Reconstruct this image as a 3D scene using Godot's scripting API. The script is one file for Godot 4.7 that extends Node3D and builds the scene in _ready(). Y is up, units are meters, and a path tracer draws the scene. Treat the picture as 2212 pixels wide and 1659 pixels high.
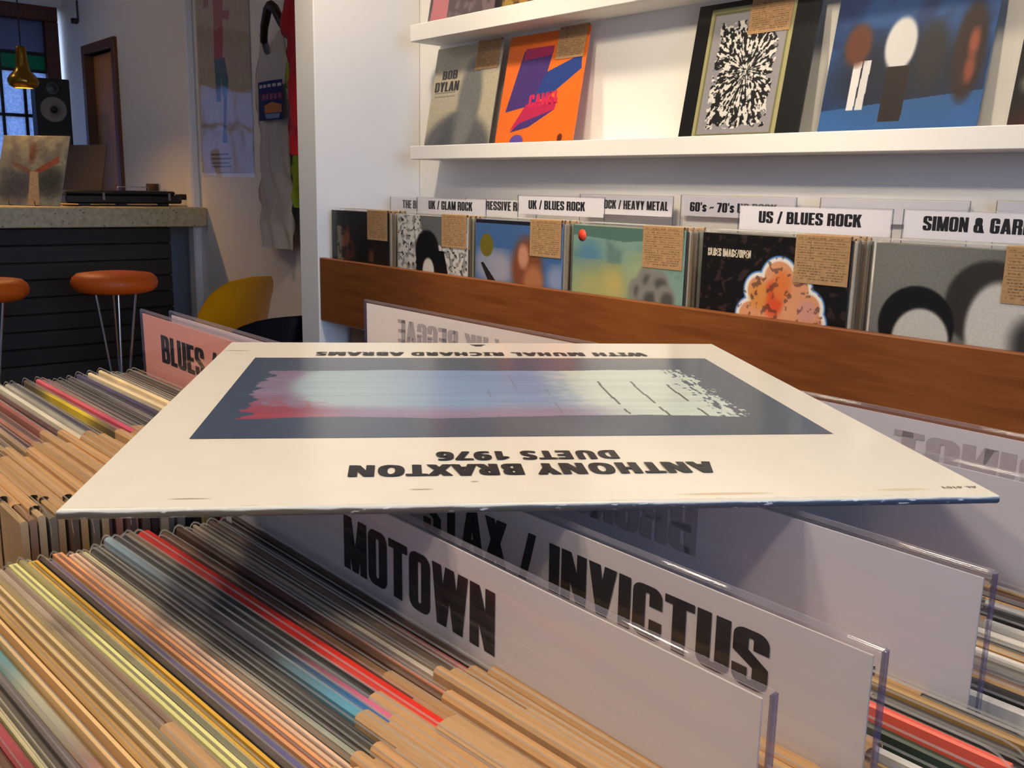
extends Node3D
# A record shop: browser bins in front, display ledges and wall bins at the back, a bar counter on the far side.
# World: y up, metres, floor at 0. The camera's eye is CH above the floor; v() takes heights from the eye level.

const CH := 1.17
const WALL_Z := -1.80

var mats := {}
var used_names := {}
var rng := RandomNumberGenerator.new()
var film: StandardMaterial3D
var film_edge: StandardMaterial3D
var vcol: StandardMaterial3D
var kraft: StandardMaterial3D
var kraft_tones := []
var kraft_print: StandardMaterial3D
var ink: StandardMaterial3D
var box_cache := {}
var artist_word: ArrayMesh
var card_ink: StandardMaterial3D

func _ready() -> void:
	rng.seed = 7
	setup_view()
	make_shared_materials()
	build_room()
	build_wall_bins()
	build_ledges()
	build_bar()
	build_clothes_and_chairs()
	build_browser_bins()
	build_album_on_top()

# ------------------------------------------------------------------ camera, sky, lights
func setup_view() -> void:
	var cam := Camera3D.new()
	cam.name = "camera"
	cam.fov = 44.08
	cam.near = 0.02
	cam.far = 60.0
	cam.position = Vector3(0, CH, 0)
	cam.rotation_degrees = Vector3(-11.62, 49.637, 1.2126)
	add_child(cam)
	cam.current = true

	var env := Environment.new()
	var sky := Sky.new()
	var psm := ProceduralSkyMaterial.new()
	psm.sky_top_color = Color(0.56, 0.64, 0.78)
	psm.sky_horizon_color = Color(0.68, 0.74, 0.84)
	psm.ground_bottom_color = Color(0.4, 0.42, 0.46)
	psm.ground_horizon_color = Color(0.66, 0.70, 0.78)
	psm.sky_energy_multiplier = 3.0
	sky.sky_material = psm
	env.background_mode = Environment.BG_SKY
	env.sky = sky
	env.tonemap_mode = Environment.TONE_MAPPER_LINEAR
	env.tonemap_exposure = 0.84
	env.sdfgi_enabled = true
	env.ssao_enabled = true
	env.ssil_enabled = true
	var we := WorldEnvironment.new()
	we.name = "world_environment"
	we.environment = env
	add_child(we)

	# daylight through the shop window behind the viewer
	var day := AreaLight3D.new()
	day.name = "shop_window_daylight"
	day.area_size = Vector2(3.0, 1.5)
	day.light_color = Color(0.66, 0.78, 1.0)
	day.light_energy = 4.5
	day.area_range = 14.0
	day.shadow_enabled = true
	day.position = Vector3(2.72, 1.55, -0.2)
	day.rotation_degrees = Vector3(0, 90, 0)
	add_child(day)
	# ceiling spotlights, each in its own fitting
	var warm := Color(1.0, 0.92, 0.80)
	for s in [
			[Vector3(-2.15, 2.5, -1.0), Vector3(-2.35, 1.0, -1.75), 1.7, 78.0, "above the partition end of the display ledges"],
			[Vector3(-1.25, 2.5, -0.95), Vector3(-1.5, 1.0, -1.75), 1.1, 80.0, "above the black framed sleeve"],
			[Vector3(-0.35, 2.5, -0.95), Vector3(-0.7, 1.05, -1.75), 1.2, 80.0, "above the blue sleeve"],
			[Vector3(-1.3, 2.5, 0.1), Vector3(-1.55, 1.2, -1.75), 2.2, 47.0, "over the aisle facing the orange sleeve"],
			[Vector3(-0.45, 2.5, 0.5), Vector3(-0.85, 1.1, -1.75), 3.0, 58.0, "over the aisle facing the blue sleeve"],
			[Vector3(-0.75, 2.5, 0.35), Vector3(-0.45, 1.05, -0.25), 1.2, 56.0, "above the pink blues divider"],
			[Vector3(0.35, 2.5, -0.15), Vector3(-0.3, 1.05, -0.3), 1.2, 56.0, "above the slash-lettered divider"],
			[Vector3(-0.1, 2.5, 0.95), Vector3(-0.4, 1.05, -0.1), 0.7, 56.0, "over the aisle in front of the browser table"],
			[Vector3(-1.35, 2.5, 0.75), Vector3(-0.35, 1.05, -0.1), 1.5, 56.0, "over the aisle facing the bar"],
			[Vector3(-5.1, 2.5, -0.3), Vector3(-5.0, 1.2, -1.8), 0.20, 100.0, "above the bar"],
			[Vector3(-3.4, 2.5, -0.2), Vector3(-3.5, 1.0, -1.8), 0.16, 100.0, "above the bar stools"]]:
		spotlight(s[0], s[1], s[2], s[3], warm, s[4])

func spotlight(at: Vector3, target: Vector3, energy: float, cone: float, tint: Color, where: String) -> void:
	var dir := (target - at).normalized()
	var b := Basis.looking_at(dir, Vector3(0, 0, -1) if absf(dir.y) > 0.99 else Vector3.UP)
	var l := SpotLight3D.new()
	l.name = numbered("spotlight_beam")
	l.light_color = tint
	l.light_energy = energy
	l.spot_range = 9.0
	l.spot_attenuation = 2.0
	l.spot_angle = cone * 0.5
	l.spot_angle_attenuation = 0.8
	l.light_size = 0.08
	l.shadow_enabled = true
	l.transform = Transform3D(b, at + dir * 0.075)
	add_child(l)
	var t := thing("ceiling_spotlight", "small white track spotlight on the ceiling " + where, "spotlight", at, "ceiling spotlights")
	t.basis = b
	var prof := [Vector2(0.0, 0.06), Vector2(0.03, 0.06), Vector2(0.035, 0.05), Vector2(0.035, -0.06), Vector2(0.031, -0.066), Vector2(0.029, -0.05)]
	var st := begin()
	lathe(st, prof, 24, Transform3D(Basis(Vector3.RIGHT, PI / 2), Vector3.ZERO))
	done(st, "housing", mat(Color(0.86, 0.86, 0.86), 0.5), t)
	var st2 := begin()
	lathe(st2, [Vector2(0.029, -0.052), Vector2(0.015, -0.056), Vector2(0.0, -0.057)], 20, Transform3D(Basis(Vector3.RIGHT, PI / 2), Vector3.ZERO))
	var glow := StandardMaterial3D.new()
	glow.albedo_color = Color(1, 0.95, 0.85)
	glow.emission_enabled = true
	glow.emission = tint
	glow.emission_energy_multiplier = 1.5
	done(st2, "lens", glow, t)
	var st3 := begin()
	var up := b.inverse() * Vector3(0, 2.6 - at.y, 0)
	tube(st3, [Vector3.ZERO, up], 0.008, 8)
	done(st3, "stem", mat(Color(0.86, 0.86, 0.86), 0.5), t)

# ------------------------------------------------------------------ helpers
func v(x: float, y: float, z: float) -> Vector3:
	return Vector3(x, y + CH, z)

func numbered(n: String) -> String:
	if not used_names.has(n):
		used_names[n] = 0
		return n
	used_names[n] += 1
	return "%s_%03d" % [n, used_names[n]]

func thing(called: String, label: String, category: String, at := Vector3.ZERO, group := "") -> Node3D:
	var o := Node3D.new()
	o.name = numbered(called)
	add_child(o)
	o.position = at
	o.set_meta("label", label)
	o.set_meta("category", category)
	if group != "":
		o.set_meta("group", group)
	return o

func structure(st: SurfaceTool, called: String, m: Material, parent: Node = null) -> MeshInstance3D:
	var o := done(st, called, m, parent)
	if parent == null:
		o.set_meta("kind", "structure")
	return o

func begin() -> SurfaceTool:
	var st := SurfaceTool.new()
	st.begin(Mesh.PRIMITIVE_TRIANGLES)
	st.set_smooth_group(-1)
	st.set_uv(Vector2.ZERO)
	return st

func done(st: SurfaceTool, called: String, m: Material, parent: Node = null) -> MeshInstance3D:
	st.generate_normals()
	return place(st.commit(), called, m, parent)

func place(mesh: Mesh, called: String, m: Material, parent: Node = null) -> MeshInstance3D:
	var o := MeshInstance3D.new()
	o.mesh = mesh
	o.material_override = m
	if parent == null:
		o.name = numbered(called)
		add_child(o)
	else:
		o.name = called
		parent.add_child(o, true)
	return o

func mat(c: Color, rough := 0.6, metal := 0.0) -> StandardMaterial3D:
	var key := "%s_%.2f_%.2f" % [c.to_html(), rough, metal]
	if not mats.has(key):
		var m := StandardMaterial3D.new()
		m.albedo_color = c
		m.roughness = rough
		m.metallic = metal
		mats[key] = m
	return mats[key]

func tex_mat(img: Image, rough := 0.5) -> StandardMaterial3D:
	var m := StandardMaterial3D.new()
	m.albedo_texture = ImageTexture.create_from_image(img)
	m.roughness = rough
	return m

func pane(c: Color, alpha: float, rough := 0.05) -> StandardMaterial3D:
	var m := StandardMaterial3D.new()
	m.albedo_color = Color(c.r, c.g, c.b, alpha)
	m.transparency = BaseMaterial3D.TRANSPARENCY_ALPHA
	m.roughness = rough
	m.metallic_specular = 0.5
	m.cull_mode = BaseMaterial3D.CULL_DISABLED
	return m

func quad(st: SurfaceTool, a: Vector3, b: Vector3, c: Vector3, d: Vector3) -> void:
	# a b c d clockwise seen from the front; uv (0,0) at a, (1,0) at b, (1,1) at c, (0,1) at d
	st.set_uv(Vector2(0, 0)); st.add_vertex(a)
	st.set_uv(Vector2(1, 0)); st.add_vertex(b)
	st.set_uv(Vector2(1, 1)); st.add_vertex(c)
	st.set_uv(Vector2(0, 0)); st.add_vertex(a)
	st.set_uv(Vector2(1, 1)); st.add_vertex(c)
	st.set_uv(Vector2(0, 1)); st.add_vertex(d)

func bx(st: SurfaceTool, lo: Vector3, hi: Vector3) -> void:
	quad(st, Vector3(lo.x, hi.y, hi.z), Vector3(hi.x, hi.y, hi.z), Vector3(hi.x, lo.y, hi.z), Vector3(lo.x, lo.y, hi.z))
	quad(st, Vector3(hi.x, hi.y, lo.z), Vector3(lo.x, hi.y, lo.z), Vector3(lo.x, lo.y, lo.z), Vector3(hi.x, lo.y, lo.z))
	quad(st, Vector3(hi.x, hi.y, hi.z), Vector3(hi.x, hi.y, lo.z), Vector3(hi.x, lo.y, lo.z), Vector3(hi.x, lo.y, hi.z))
	quad(st, Vector3(lo.x, hi.y, lo.z), Vector3(lo.x, hi.y, hi.z), Vector3(lo.x, lo.y, hi.z), Vector3(lo.x, lo.y, lo.z))
	quad(st, Vector3(lo.x, hi.y, lo.z), Vector3(hi.x, hi.y, lo.z), Vector3(hi.x, hi.y, hi.z), Vector3(lo.x, hi.y, hi.z))
	quad(st, Vector3(lo.x, lo.y, hi.z), Vector3(hi.x, lo.y, hi.z), Vector3(hi.x, lo.y, lo.z), Vector3(lo.x, lo.y, lo.z))

# box with chamfered edges
func cbx(st: SurfaceTool, lo: Vector3, hi: Vector3, c := 0.002) -> void:
	var x0 := lo.x; var x1 := hi.x; var y0 := lo.y; var y1 := hi.y; var z0 := lo.z; var z1 := hi.z
	var rings := []
	for k in [[z0, c], [z0 + c, 0.0], [z1 - c, 0.0], [z1, c]]:
		var e: float = k[1]
		var z: float = k[0]
		rings.append([Vector3(x0 + e, y0 + c + e * 0, z), Vector3(x0 + e, y1 - c, z), Vector3(x0 + c, y1 - e, z), Vector3(x1 - c, y1 - e, z),
			Vector3(x1 - e, y1 - c, z), Vector3(x1 - e, y0 + c, z), Vector3(x1 - c, y0 + e, z), Vector3(x0 + c, y0 + e, z)])
	for r in 3:
		for i in 8:
			var j := (i + 1) % 8
			quad(st, rings[r][i], rings[r][j], rings[r + 1][j], rings[r + 1][i])
	for i in range(1, 7):
		st.add_vertex(rings[3][0]); st.add_vertex(rings[3][i]); st.add_vertex(rings[3][i + 1])
		st.add_vertex(rings[0][0]); st.add_vertex(rings[0][i + 1]); st.add_vertex(rings[0][i])

func tube(st: SurfaceTool, pts: Array, r: float, n := 8, r_end := -1.0) -> void:
	st.set_smooth_group(1)
	var rings := []
	var side := Vector3.ZERO
	for i in pts.size():
		var a: Vector3 = pts[maxi(i - 1, 0)]
		var b: Vector3 = pts[mini(i + 1, pts.size() - 1)]
		var d := (b - a).normalized()
		if side == Vector3.ZERO:
			side = d.cross(Vector3.UP if absf(d.y) < 0.9 else Vector3.RIGHT).normalized()
		side = (side - d * side.dot(d)).normalized()
		var up := d.cross(side)
		var rr := r if r_end < 0.0 else lerpf(r, r_end, float(i) / (pts.size() - 1))
		var ring := []
		for k in n:
			var t := TAU * k / n
			ring.append(pts[i] + (side * cos(t) + up * sin(t)) * rr)
		rings.append(ring)
	for i in pts.size() - 1:
		for k in n:
			var k2 := (k + 1) % n
			quad(st, rings[i][k], rings[i][k2], rings[i + 1][k2], rings[i + 1][k])
	st.set_smooth_group(-1)
	for k in range(1, n - 1):
		st.add_vertex(rings[0][0]); st.add_vertex(rings[0][k + 1]); st.add_vertex(rings[0][k])
		var e: Array = rings[-1]
		st.add_vertex(e[0]); st.add_vertex(e[k]); st.add_vertex(e[k + 1])

# profile: Vector2(radius, height), turned about the local y axis
func lathe(st: SurfaceTool, prof: Array, n := 24, xf := Transform3D()) -> void:
	st.set_smooth_group(1)
	for i in prof.size() - 1:
		var p: Vector2 = prof[i]
		var q: Vector2 = prof[i + 1]
		for k in n:
			var t0 := TAU * k / n
			var t1 := TAU * (k + 1) / n
			var a := xf * Vector3(p.x * cos(t0), p.y, p.x * sin(t0))
			var b := xf * Vector3(p.x * cos(t1), p.y, p.x * sin(t1))
			var c := xf * Vector3(q.x * cos(t1), q.y, q.x * sin(t1))
			var d := xf * Vector3(q.x * cos(t0), q.y, q.x * sin(t0))
			if p.x < 1e-6:
				st.add_vertex(a); st.add_vertex(c); st.add_vertex(d)
			elif q.x < 1e-6:
				st.add_vertex(a); st.add_vertex(b); st.add_vertex(c)
			else:
				quad(st, a, b, c, d)
	st.set_smooth_group(-1)

# polygon (x, y) extruded from z0 to z1
func prism(st: SurfaceTool, poly: PackedVector2Array, z0: float, z1: float) -> void:
	var tri := Geometry2D.triangulate_polygon(poly)
	var box := Rect2(poly[0], Vector2.ZERO)
	for p in poly:
		box = box.expand(p)
	for i in range(0, tri.size(), 3):
		for z in [z1, z0]:
			for k in [0, 1, 2] if z == z1 else [0, 2, 1]:
				var p: Vector2 = poly[tri[i + k]]
				st.set_uv(Vector2((p.x - box.position.x) / box.size.x, 1.0 - (p.y - box.position.y) / box.size.y))
				st.add_vertex(Vector3(p.x, p.y, z))
	for i in poly.size():
		var a := poly[i]
		var b := poly[(i + 1) % poly.size()]
		st.set_uv(Vector2(0.01, 0.01))
		for q in [Vector3(a.x, a.y, z0), Vector3(b.x, b.y, z0), Vector3(b.x, b.y, z1), Vector3(a.x, a.y, z0), Vector3(b.x, b.y, z1), Vector3(a.x, a.y, z1)]:
			st.add_vertex(q)

func box_part(called: String, lo: Vector3, hi: Vector3, m: Material, parent: Node = null, c := 0.0) -> MeshInstance3D:
	var st := begin()
	if c > 0.0:
		cbx(st, lo, hi, c)
	else:
		bx(st, lo, hi)
	return done(st, called, m, parent)

# Lettering: flat print fitted into w x h about the origin, in the local xy plane; heavy widens the strokes.
func lettering(s: String, w: float, h: float, heavy := 0.0, mirrored := false) -> ArrayMesh:
	var sf := SystemFont.new()
	sf.font_names = PackedStringArray(["Droid Sans"])
	sf.font_weight = 700
	var t := TextMesh.new()
	var fv := FontVariation.new()
	fv.base_font = sf
	fv.spacing_glyph = 4 if heavy > 0.0 else 0
	t.font = fv
	t.text = s
	t.font_size = 64
	t.pixel_size = 0.01
	t.depth = 0.0
	t.curve_step = 3.0
	var arr := t.get_mesh_arrays()
	var pos: PackedVector3Array = arr[Mesh.ARRAY_VERTEX]
	var idx: PackedInt32Array = arr[Mesh.ARRAY_INDEX]
	var lo := Vector3(1e9, 1e9, 0)
	var hi := Vector3(-1e9, -1e9, 0)
	for p in pos:
		lo = lo.min(p)
		hi = hi.max(p)
	var e := heavy * h
	var sx := (w - 2.0 * e) / (hi.x - lo.x)
	var sy := h / (hi.y - lo.y)
	var mid := (lo + hi) * 0.5
	var out := PackedVector3Array()
	var oi := PackedInt32Array()
	var nor := PackedVector3Array()
	var offs := [0.0] if heavy == 0.0 else [-e, -e * 0.6, -e * 0.2, e * 0.2, e * 0.6, e]
	for k in offs.size():
		var first := out.size()
		for p in pos:
			var x: float = (p.x - mid.x) * sx + offs[k]
			out.append(Vector3(-x if mirrored else x, (p.y - mid.y) * sy, 0.00002 * k))
			nor.append(Vector3(0, 0, 1))
		for i in range(0, idx.size(), 3):
			var o := [0, 2, 1] if mirrored else [0, 1, 2]
			for q in o:
				oi.append(first + idx[i + q])
	var a := []
	a.resize(Mesh.ARRAY_MAX)
	a[Mesh.ARRAY_VERTEX] = out
	a[Mesh.ARRAY_NORMAL] = nor
	a[Mesh.ARRAY_INDEX] = oi
	var m := ArrayMesh.new()
	m.add_surface_from_arrays(Mesh.PRIMITIVE_TRIANGLES, a)
	return m

# Heavy condensed capitals for the signs: strokes and rounded rings on a unit-high box.
const STEM := 0.19
const BAR := 0.145
const GLYPHS := {
	"A": [0.56, [["p", 0, 0, 0.19, 0, 0.33, 1, 0.17, 1], ["p", 0.56, 0, 0.37, 0, 0.23, 1, 0.39, 1], ["r", 0.12, 0.17, 0.44, 0.30]]],
	"B": [0.51, [["r", 0, 0, 0.19, 1], ["o", 0, 0.44, 0.49, 1, "B.15 BR TR T.15"], ["o", 0, 0, 0.51, 0.565, "B.15 BR TR T.15"]]],
	"C": [0.5, [["o", 0, 0, 0.5, 1, "R.62 TR TL BL BR R.38"]]],
	"D": [0.51, [["r", 0, 0, 0.19, 1], ["o", 0, 0, 0.51, 1, "B.15 BR TR T.15"]]],
	"E": [0.4, [["r", 0, 0, 0.19, 1], ["r", 0, 0, 0.4, 0.15], ["r", 0, 0.85, 0.4, 1], ["r", 0, 0.43, 0.37, 0.58]]],
	"F": [0.39, [["r", 0, 0, 0.19, 1], ["r", 0, 0.85, 0.39, 1], ["r", 0, 0.42, 0.36, 0.57]]],
	"G": [0.5, [["o", 0, 0, 0.5, 1, "R.64 TR TL BL BR R.45"], ["r", 0.27, 0.40, 0.5, 0.53]]],
	"H": [0.52, [["r", 0, 0, 0.19, 1], ["r", 0.33, 0, 0.52, 1], ["r", 0.1, 0.42, 0.42, 0.58]]],
	"I": [0.19, [["r", 0, 0, 0.19, 1]]],
	"K": [0.54, [["r", 0, 0, 0.19, 1], ["p", 0.19, 0.42, 0.19, 0.6, 0.34, 1, 0.53, 1, 0.37, 0.55], ["p", 0.22, 0.58, 0.38, 0.6, 0.55, 0, 0.34, 0]]],
	"L": [0.37, [["r", 0, 0, 0.19, 1], ["r", 0, 0, 0.37, 0.15]]],
	"M": [0.66, [["r", 0, 0, 0.16, 1], ["r", 0.50, 0, 0.66, 1], ["p", 0.04, 1, 0.21, 1, 0.40, 0, 0.26, 0], ["p", 0.62, 1, 0.45, 1, 0.26, 0, 0.40, 0]]],
	"N": [0.5, [["r", 0, 0, 0.16, 1], ["r", 0.34, 0, 0.5, 1], ["p", 0, 1, 0.17, 1, 0.5, 0, 0.33, 0]]],
	"O": [0.5, [["o", 0, 0, 0.5, 1, "R.5 TR TL BL BR R.5"]]],
	"P": [0.48, [["r", 0, 0, 0.19, 1], ["o", 0, 0.38, 0.48, 1, "B.15 BR TR T.15"]]],
	"R": [0.51, [["r", 0, 0, 0.19, 1], ["o", 0, 0.43, 0.5, 1, "B.15 BR TR T.15"], ["p", 0.26, 0.48, 0.45, 0.47, 0.51, 0.36, 0.51, 0, 0.32, 0, 0.32, 0.38]]],
	"S": [0.5, [["o", 0, 0.40, 0.5, 1, "R.44 TR TL L.37"], ["o", 0, 0, 0.5, 0.60, "L.56 BL BR R.63"], ["p", 0, 0.66, 0, 0.56, 0.31, 0.36, 0.5, 0.36, 0.5, 0.43, 0.19, 0.66]]],
	"T": [0.47, [["r", 0.14, 0, 0.33, 1], ["r", 0, 0.85, 0.47, 1]]],
	"U": [0.5, [["o", 0, 0, 0.5, 1, "L1.0 BL BR R1.0"]]],
	"V": [0.53, [["p", 0, 1, 0.2, 1, 0.35, 0, 0.18, 0], ["p", 0.53, 1, 0.33, 1, 0.18, 0, 0.35, 0]]],
	"W": [0.8, [["p", 0, 1, 0.18, 1, 0.3, 0, 0.12, 0], ["p", 0.3, 0, 0.13, 0, 0.32, 1, 0.48, 1], ["p", 0.48, 1, 0.32, 1, 0.5, 0, 0.67, 0], ["p", 0.8, 1, 0.62, 1, 0.5, 0, 0.68, 0]]],
	"X": [0.53, [["p", 0, 1, 0.21, 1, 0.53, 0, 0.32, 0], ["p", 0.53, 1, 0.32, 1, 0, 0, 0.21, 0]]],
	"Y": [0.53, [["p", 0, 1, 0.2, 1, 0.36, 0.42, 0.17, 0.42], ["p", 0.53, 1, 0.33, 1, 0.17, 0.42, 0.36, 0.42], ["r", 0.17, 0, 0.36, 0.46]]],
	"/": [0.36, [["p", 0, -0.02, 0.14, -0.02, 0.36, 1.02, 0.22, 1.02]]],
	"&": [0.58, [["o", 0.06, 0.48, 0.45, 1, "R.5 TR TL BL BR R.5"], ["o", 0, 0, 0.49, 0.58, "R.5 TR TL BL BR R.5"], ["p", 0.3, 0.38, 0.44, 0.46, 0.6, 0, 0.4, 0]]],
	"'": [0.13, [["p", 0, 1, 0.13, 1, 0.10, 0.68, 0.03, 0.68]]],
	"~": [0.42, [["p", 0, 0.42, 0.12, 0.58, 0.28, 0.5, 0.42, 0.6, 0.42, 0.46, 0.28, 0.36, 0.12, 0.44, 0, 0.28]]],
	"s": [0.4, [["o", 0, 0.30, 0.4, 0.76, "R.46 TR TL L.39"], ["o", 0, 0, 0.4, 0.46, "L.54 BL BR R.64"], ["p", 0, 0.50, 0, 0.42, 0.22, 0.28, 0.4, 0.28, 0.4, 0.34, 0.17, 0.5]]],
	"0": [0.48, [["o", 0, 0, 0.48, 1, "R.5 TR TL BL BR R.5"]]],
	"6": [0.48, [["o", 0, 0, 0.48, 0.62, "R.5 TR TL BL BR R.5"], ["o", 0, 0, 0.48, 1, "R.72 TR TL L.3"]]],
	"7": [0.46, [["r", 0, 0.85, 0.46, 1], ["p", 0.46, 0.9, 0.46, 0.78, 0.27, 0, 0.06, 0, 0.25, 0.85]]]}

func ring_path(x0: float, y0: float, x1: float, y1: float, r: float, tokens: PackedStringArray, lo: Vector2, hi: Vector2) -> Array:
	var out := []
	var corner := {"TR": [x1 - r, y1 - r, 0.0], "TL": [x0 + r, y1 - r, 90.0], "BL": [x0 + r, y0 + r, 180.0], "BR": [x1 - r, y0 + r, 270.0]}
	for t in tokens:
		if corner.has(t):
			var c: Array = corner[t]
			for k in 6:
				var a := deg_to_rad(c[2] + 18.0 * k)
				out.append(Vector2(c[0] + r * cos(a), c[1] + r * sin(a)))
		else:
			var f := t.substr(1).to_float()
			match t[0]:
				"R": out.append(Vector2(x1, lerpf(lo.y, hi.y, f)))
				"L": out.append(Vector2(x0, lerpf(lo.y, hi.y, f)))
				"T": out.append(Vector2(lerpf(lo.x, hi.x, f), y1))
				"B": out.append(Vector2(lerpf(lo.x, hi.x, f), y0))
	return out

func block_lettering(text: String, w: float, h: float, mirrored := false) -> ArrayMesh:
	var total := 0.0
	for ch in text:
		total += (0.27 if ch == " " else float(GLYPHS[ch][0]) + 0.085)
	total -= 0.085 - 0.044
	var sx := w / total
	var st := begin()
	var pen := -total / 2 + 0.022
	for ch in text:
		if ch == " ":
			pen += 0.27
			continue
		for sh in GLYPHS[ch][1]:
			var polys := []
			if sh[0] == "r":
				polys.append([Vector2(sh[1], sh[2]), Vector2(sh[1], sh[4]), Vector2(sh[3], sh[4]), Vector2(sh[3], sh[2])])
			elif sh[0] == "p":
				var pg := PackedVector2Array()
				for k in range(1, sh.size(), 2):
					pg.append(Vector2(sh[k], sh[k + 1]))
				var tri := Geometry2D.triangulate_polygon(pg)
				for k in range(0, tri.size(), 3):
					polys.append([pg[tri[k]], pg[tri[k + 1]], pg[tri[k + 2]]])
			else:
				var tk: PackedStringArray = sh[5].split(" ")
				var lo := Vector2(sh[1], sh[2]); var hi := Vector2(sh[3], sh[4])
				var a := ring_path(lo.x, lo.y, hi.x, hi.y, 0.17, tk, lo, hi)
				var b := ring_path(lo.x + STEM, lo.y + BAR, hi.x - STEM, hi.y - BAR, 0.03, tk, lo, hi)
				for k in a.size() - 1:
					polys.append([a[k], a[k + 1], b[k + 1], b[k]])
			for fat in [-0.022, 0.0, 0.022]:
				for pl in polys:
					for k in range(1, pl.size() - 1):
						for q in [pl[0], pl[k], pl[k + 1]]:
							var x: float = (pen + q.x + fat) * sx
							st.add_vertex(Vector3(-x if mirrored else x, (q.y - 0.5) * h, fat * 0.0005))
		pen += float(GLYPHS[ch][0]) + 0.085
	st.generate_normals()
	return st.commit()

func noise(freq: float, sd: int, oct := 3) -> FastNoiseLite:
	var n := FastNoiseLite.new()
	n.noise_type = FastNoiseLite.TYPE_SIMPLEX_SMOOTH
	n.frequency = freq
	n.seed = sd
	n.fractal_octaves = oct
	return n

func ordinal(n: int) -> String:
	var ones := ["", "first", "second", "third", "fourth", "fifth", "sixth", "seventh", "eighth", "ninth", "tenth", "eleventh", "twelfth", "thirteenth", "fourteenth", "fifteenth", "sixteenth", "seventeenth", "eighteenth", "nineteenth"]
	if n < 20:
		return ones[n]
	var tens := ["", "", "twenty", "thirty", "forty", "fifty", "sixty"]
	var tenths := ["", "", "twentieth", "thirtieth", "fortieth", "fiftieth", "sixtieth"]
	return tenths[n / 10] if n % 10 == 0 else tens[n / 10] + "-" + ones[n % 10]

# ------------------------------------------------------------------ pictures for covers: plain shapes on an image
func canvas(w: int, h: int, c: Color) -> Image:
	var im := Image.create(w, h, false, Image.FORMAT_RGB8)
	im.fill(c)
	return im

func dab(im: Image, cx: float, cy: float, rx: float, ry: float, c: Color, soft := 0.1, turn := 0.0) -> void:
	var w := im.get_width(); var h := im.get_height()
	var R := maxf(rx, ry) * 1.1
	for y in range(maxi(0, int((cy - R) * h)), mini(h, int((cy + R) * h) + 1)):
		for x in range(maxi(0, int((cx - R) * w)), mini(w, int((cx + R) * w) + 1)):
			var d := Vector2((x + 0.5) / w - cx, (y + 0.5) / h - cy).rotated(-turn)
			var r := sqrt(d.x * d.x / (rx * rx) + d.y * d.y / (ry * ry))
			if r < 1.0 + soft:
				var k := 1.0 - smoothstep(1.0 - soft, 1.0 + soft, r)
				im.set_pixel(x, y, im.get_pixel(x, y).lerp(c, k * c.a))

func shape(im: Image, pts: Array, c: Color) -> void:
	var w := im.get_width(); var h := im.get_height()
	var poly := PackedVector2Array()
	var box := Rect2(pts[0][0] * w, pts[0][1] * h, 0, 0)
	for p in pts:
		poly.append(Vector2(p[0] * w, p[1] * h))
		box = box.expand(poly[-1])
	for y in range(maxi(0, int(box.position.y)), mini(h, int(box.end.y) + 1)):
		for x in range(maxi(0, int(box.position.x)), mini(w, int(box.end.x) + 1)):
			if Geometry2D.is_point_in_polygon(Vector2(x + 0.5, y + 0.5), poly):
				im.set_pixel(x, y, im.get_pixel(x, y).lerp(Color(c.r, c.g, c.b), c.a))

func grain(im: Image, amount: float, freq: float, sd: int) -> void:
	var n := noise(freq, sd, 4)
	for y in im.get_height():
		for x in im.get_width():
			var k := n.get_noise_2d(x, y) * amount
			var c := im.get_pixel(x, y)
			im.set_pixel(x, y, Color(clampf(c.r + k, 0, 1), clampf(c.g + k, 0, 1), clampf(c.b + k, 0, 1)))

func blend_noise(im: Image, c: Color, freq: float, sd: int, level: float, edge: float) -> void:
	var n := noise(freq, sd, 4)
	for y in im.get_height():
		for x in im.get_width():
			var k := smoothstep(level - edge, level + edge, n.get_noise_2d(x, y)) * c.a
			if k > 0.0:
				im.set_pixel(x, y, im.get_pixel(x, y).lerp(Color(c.r, c.g, c.b), k))

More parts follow.
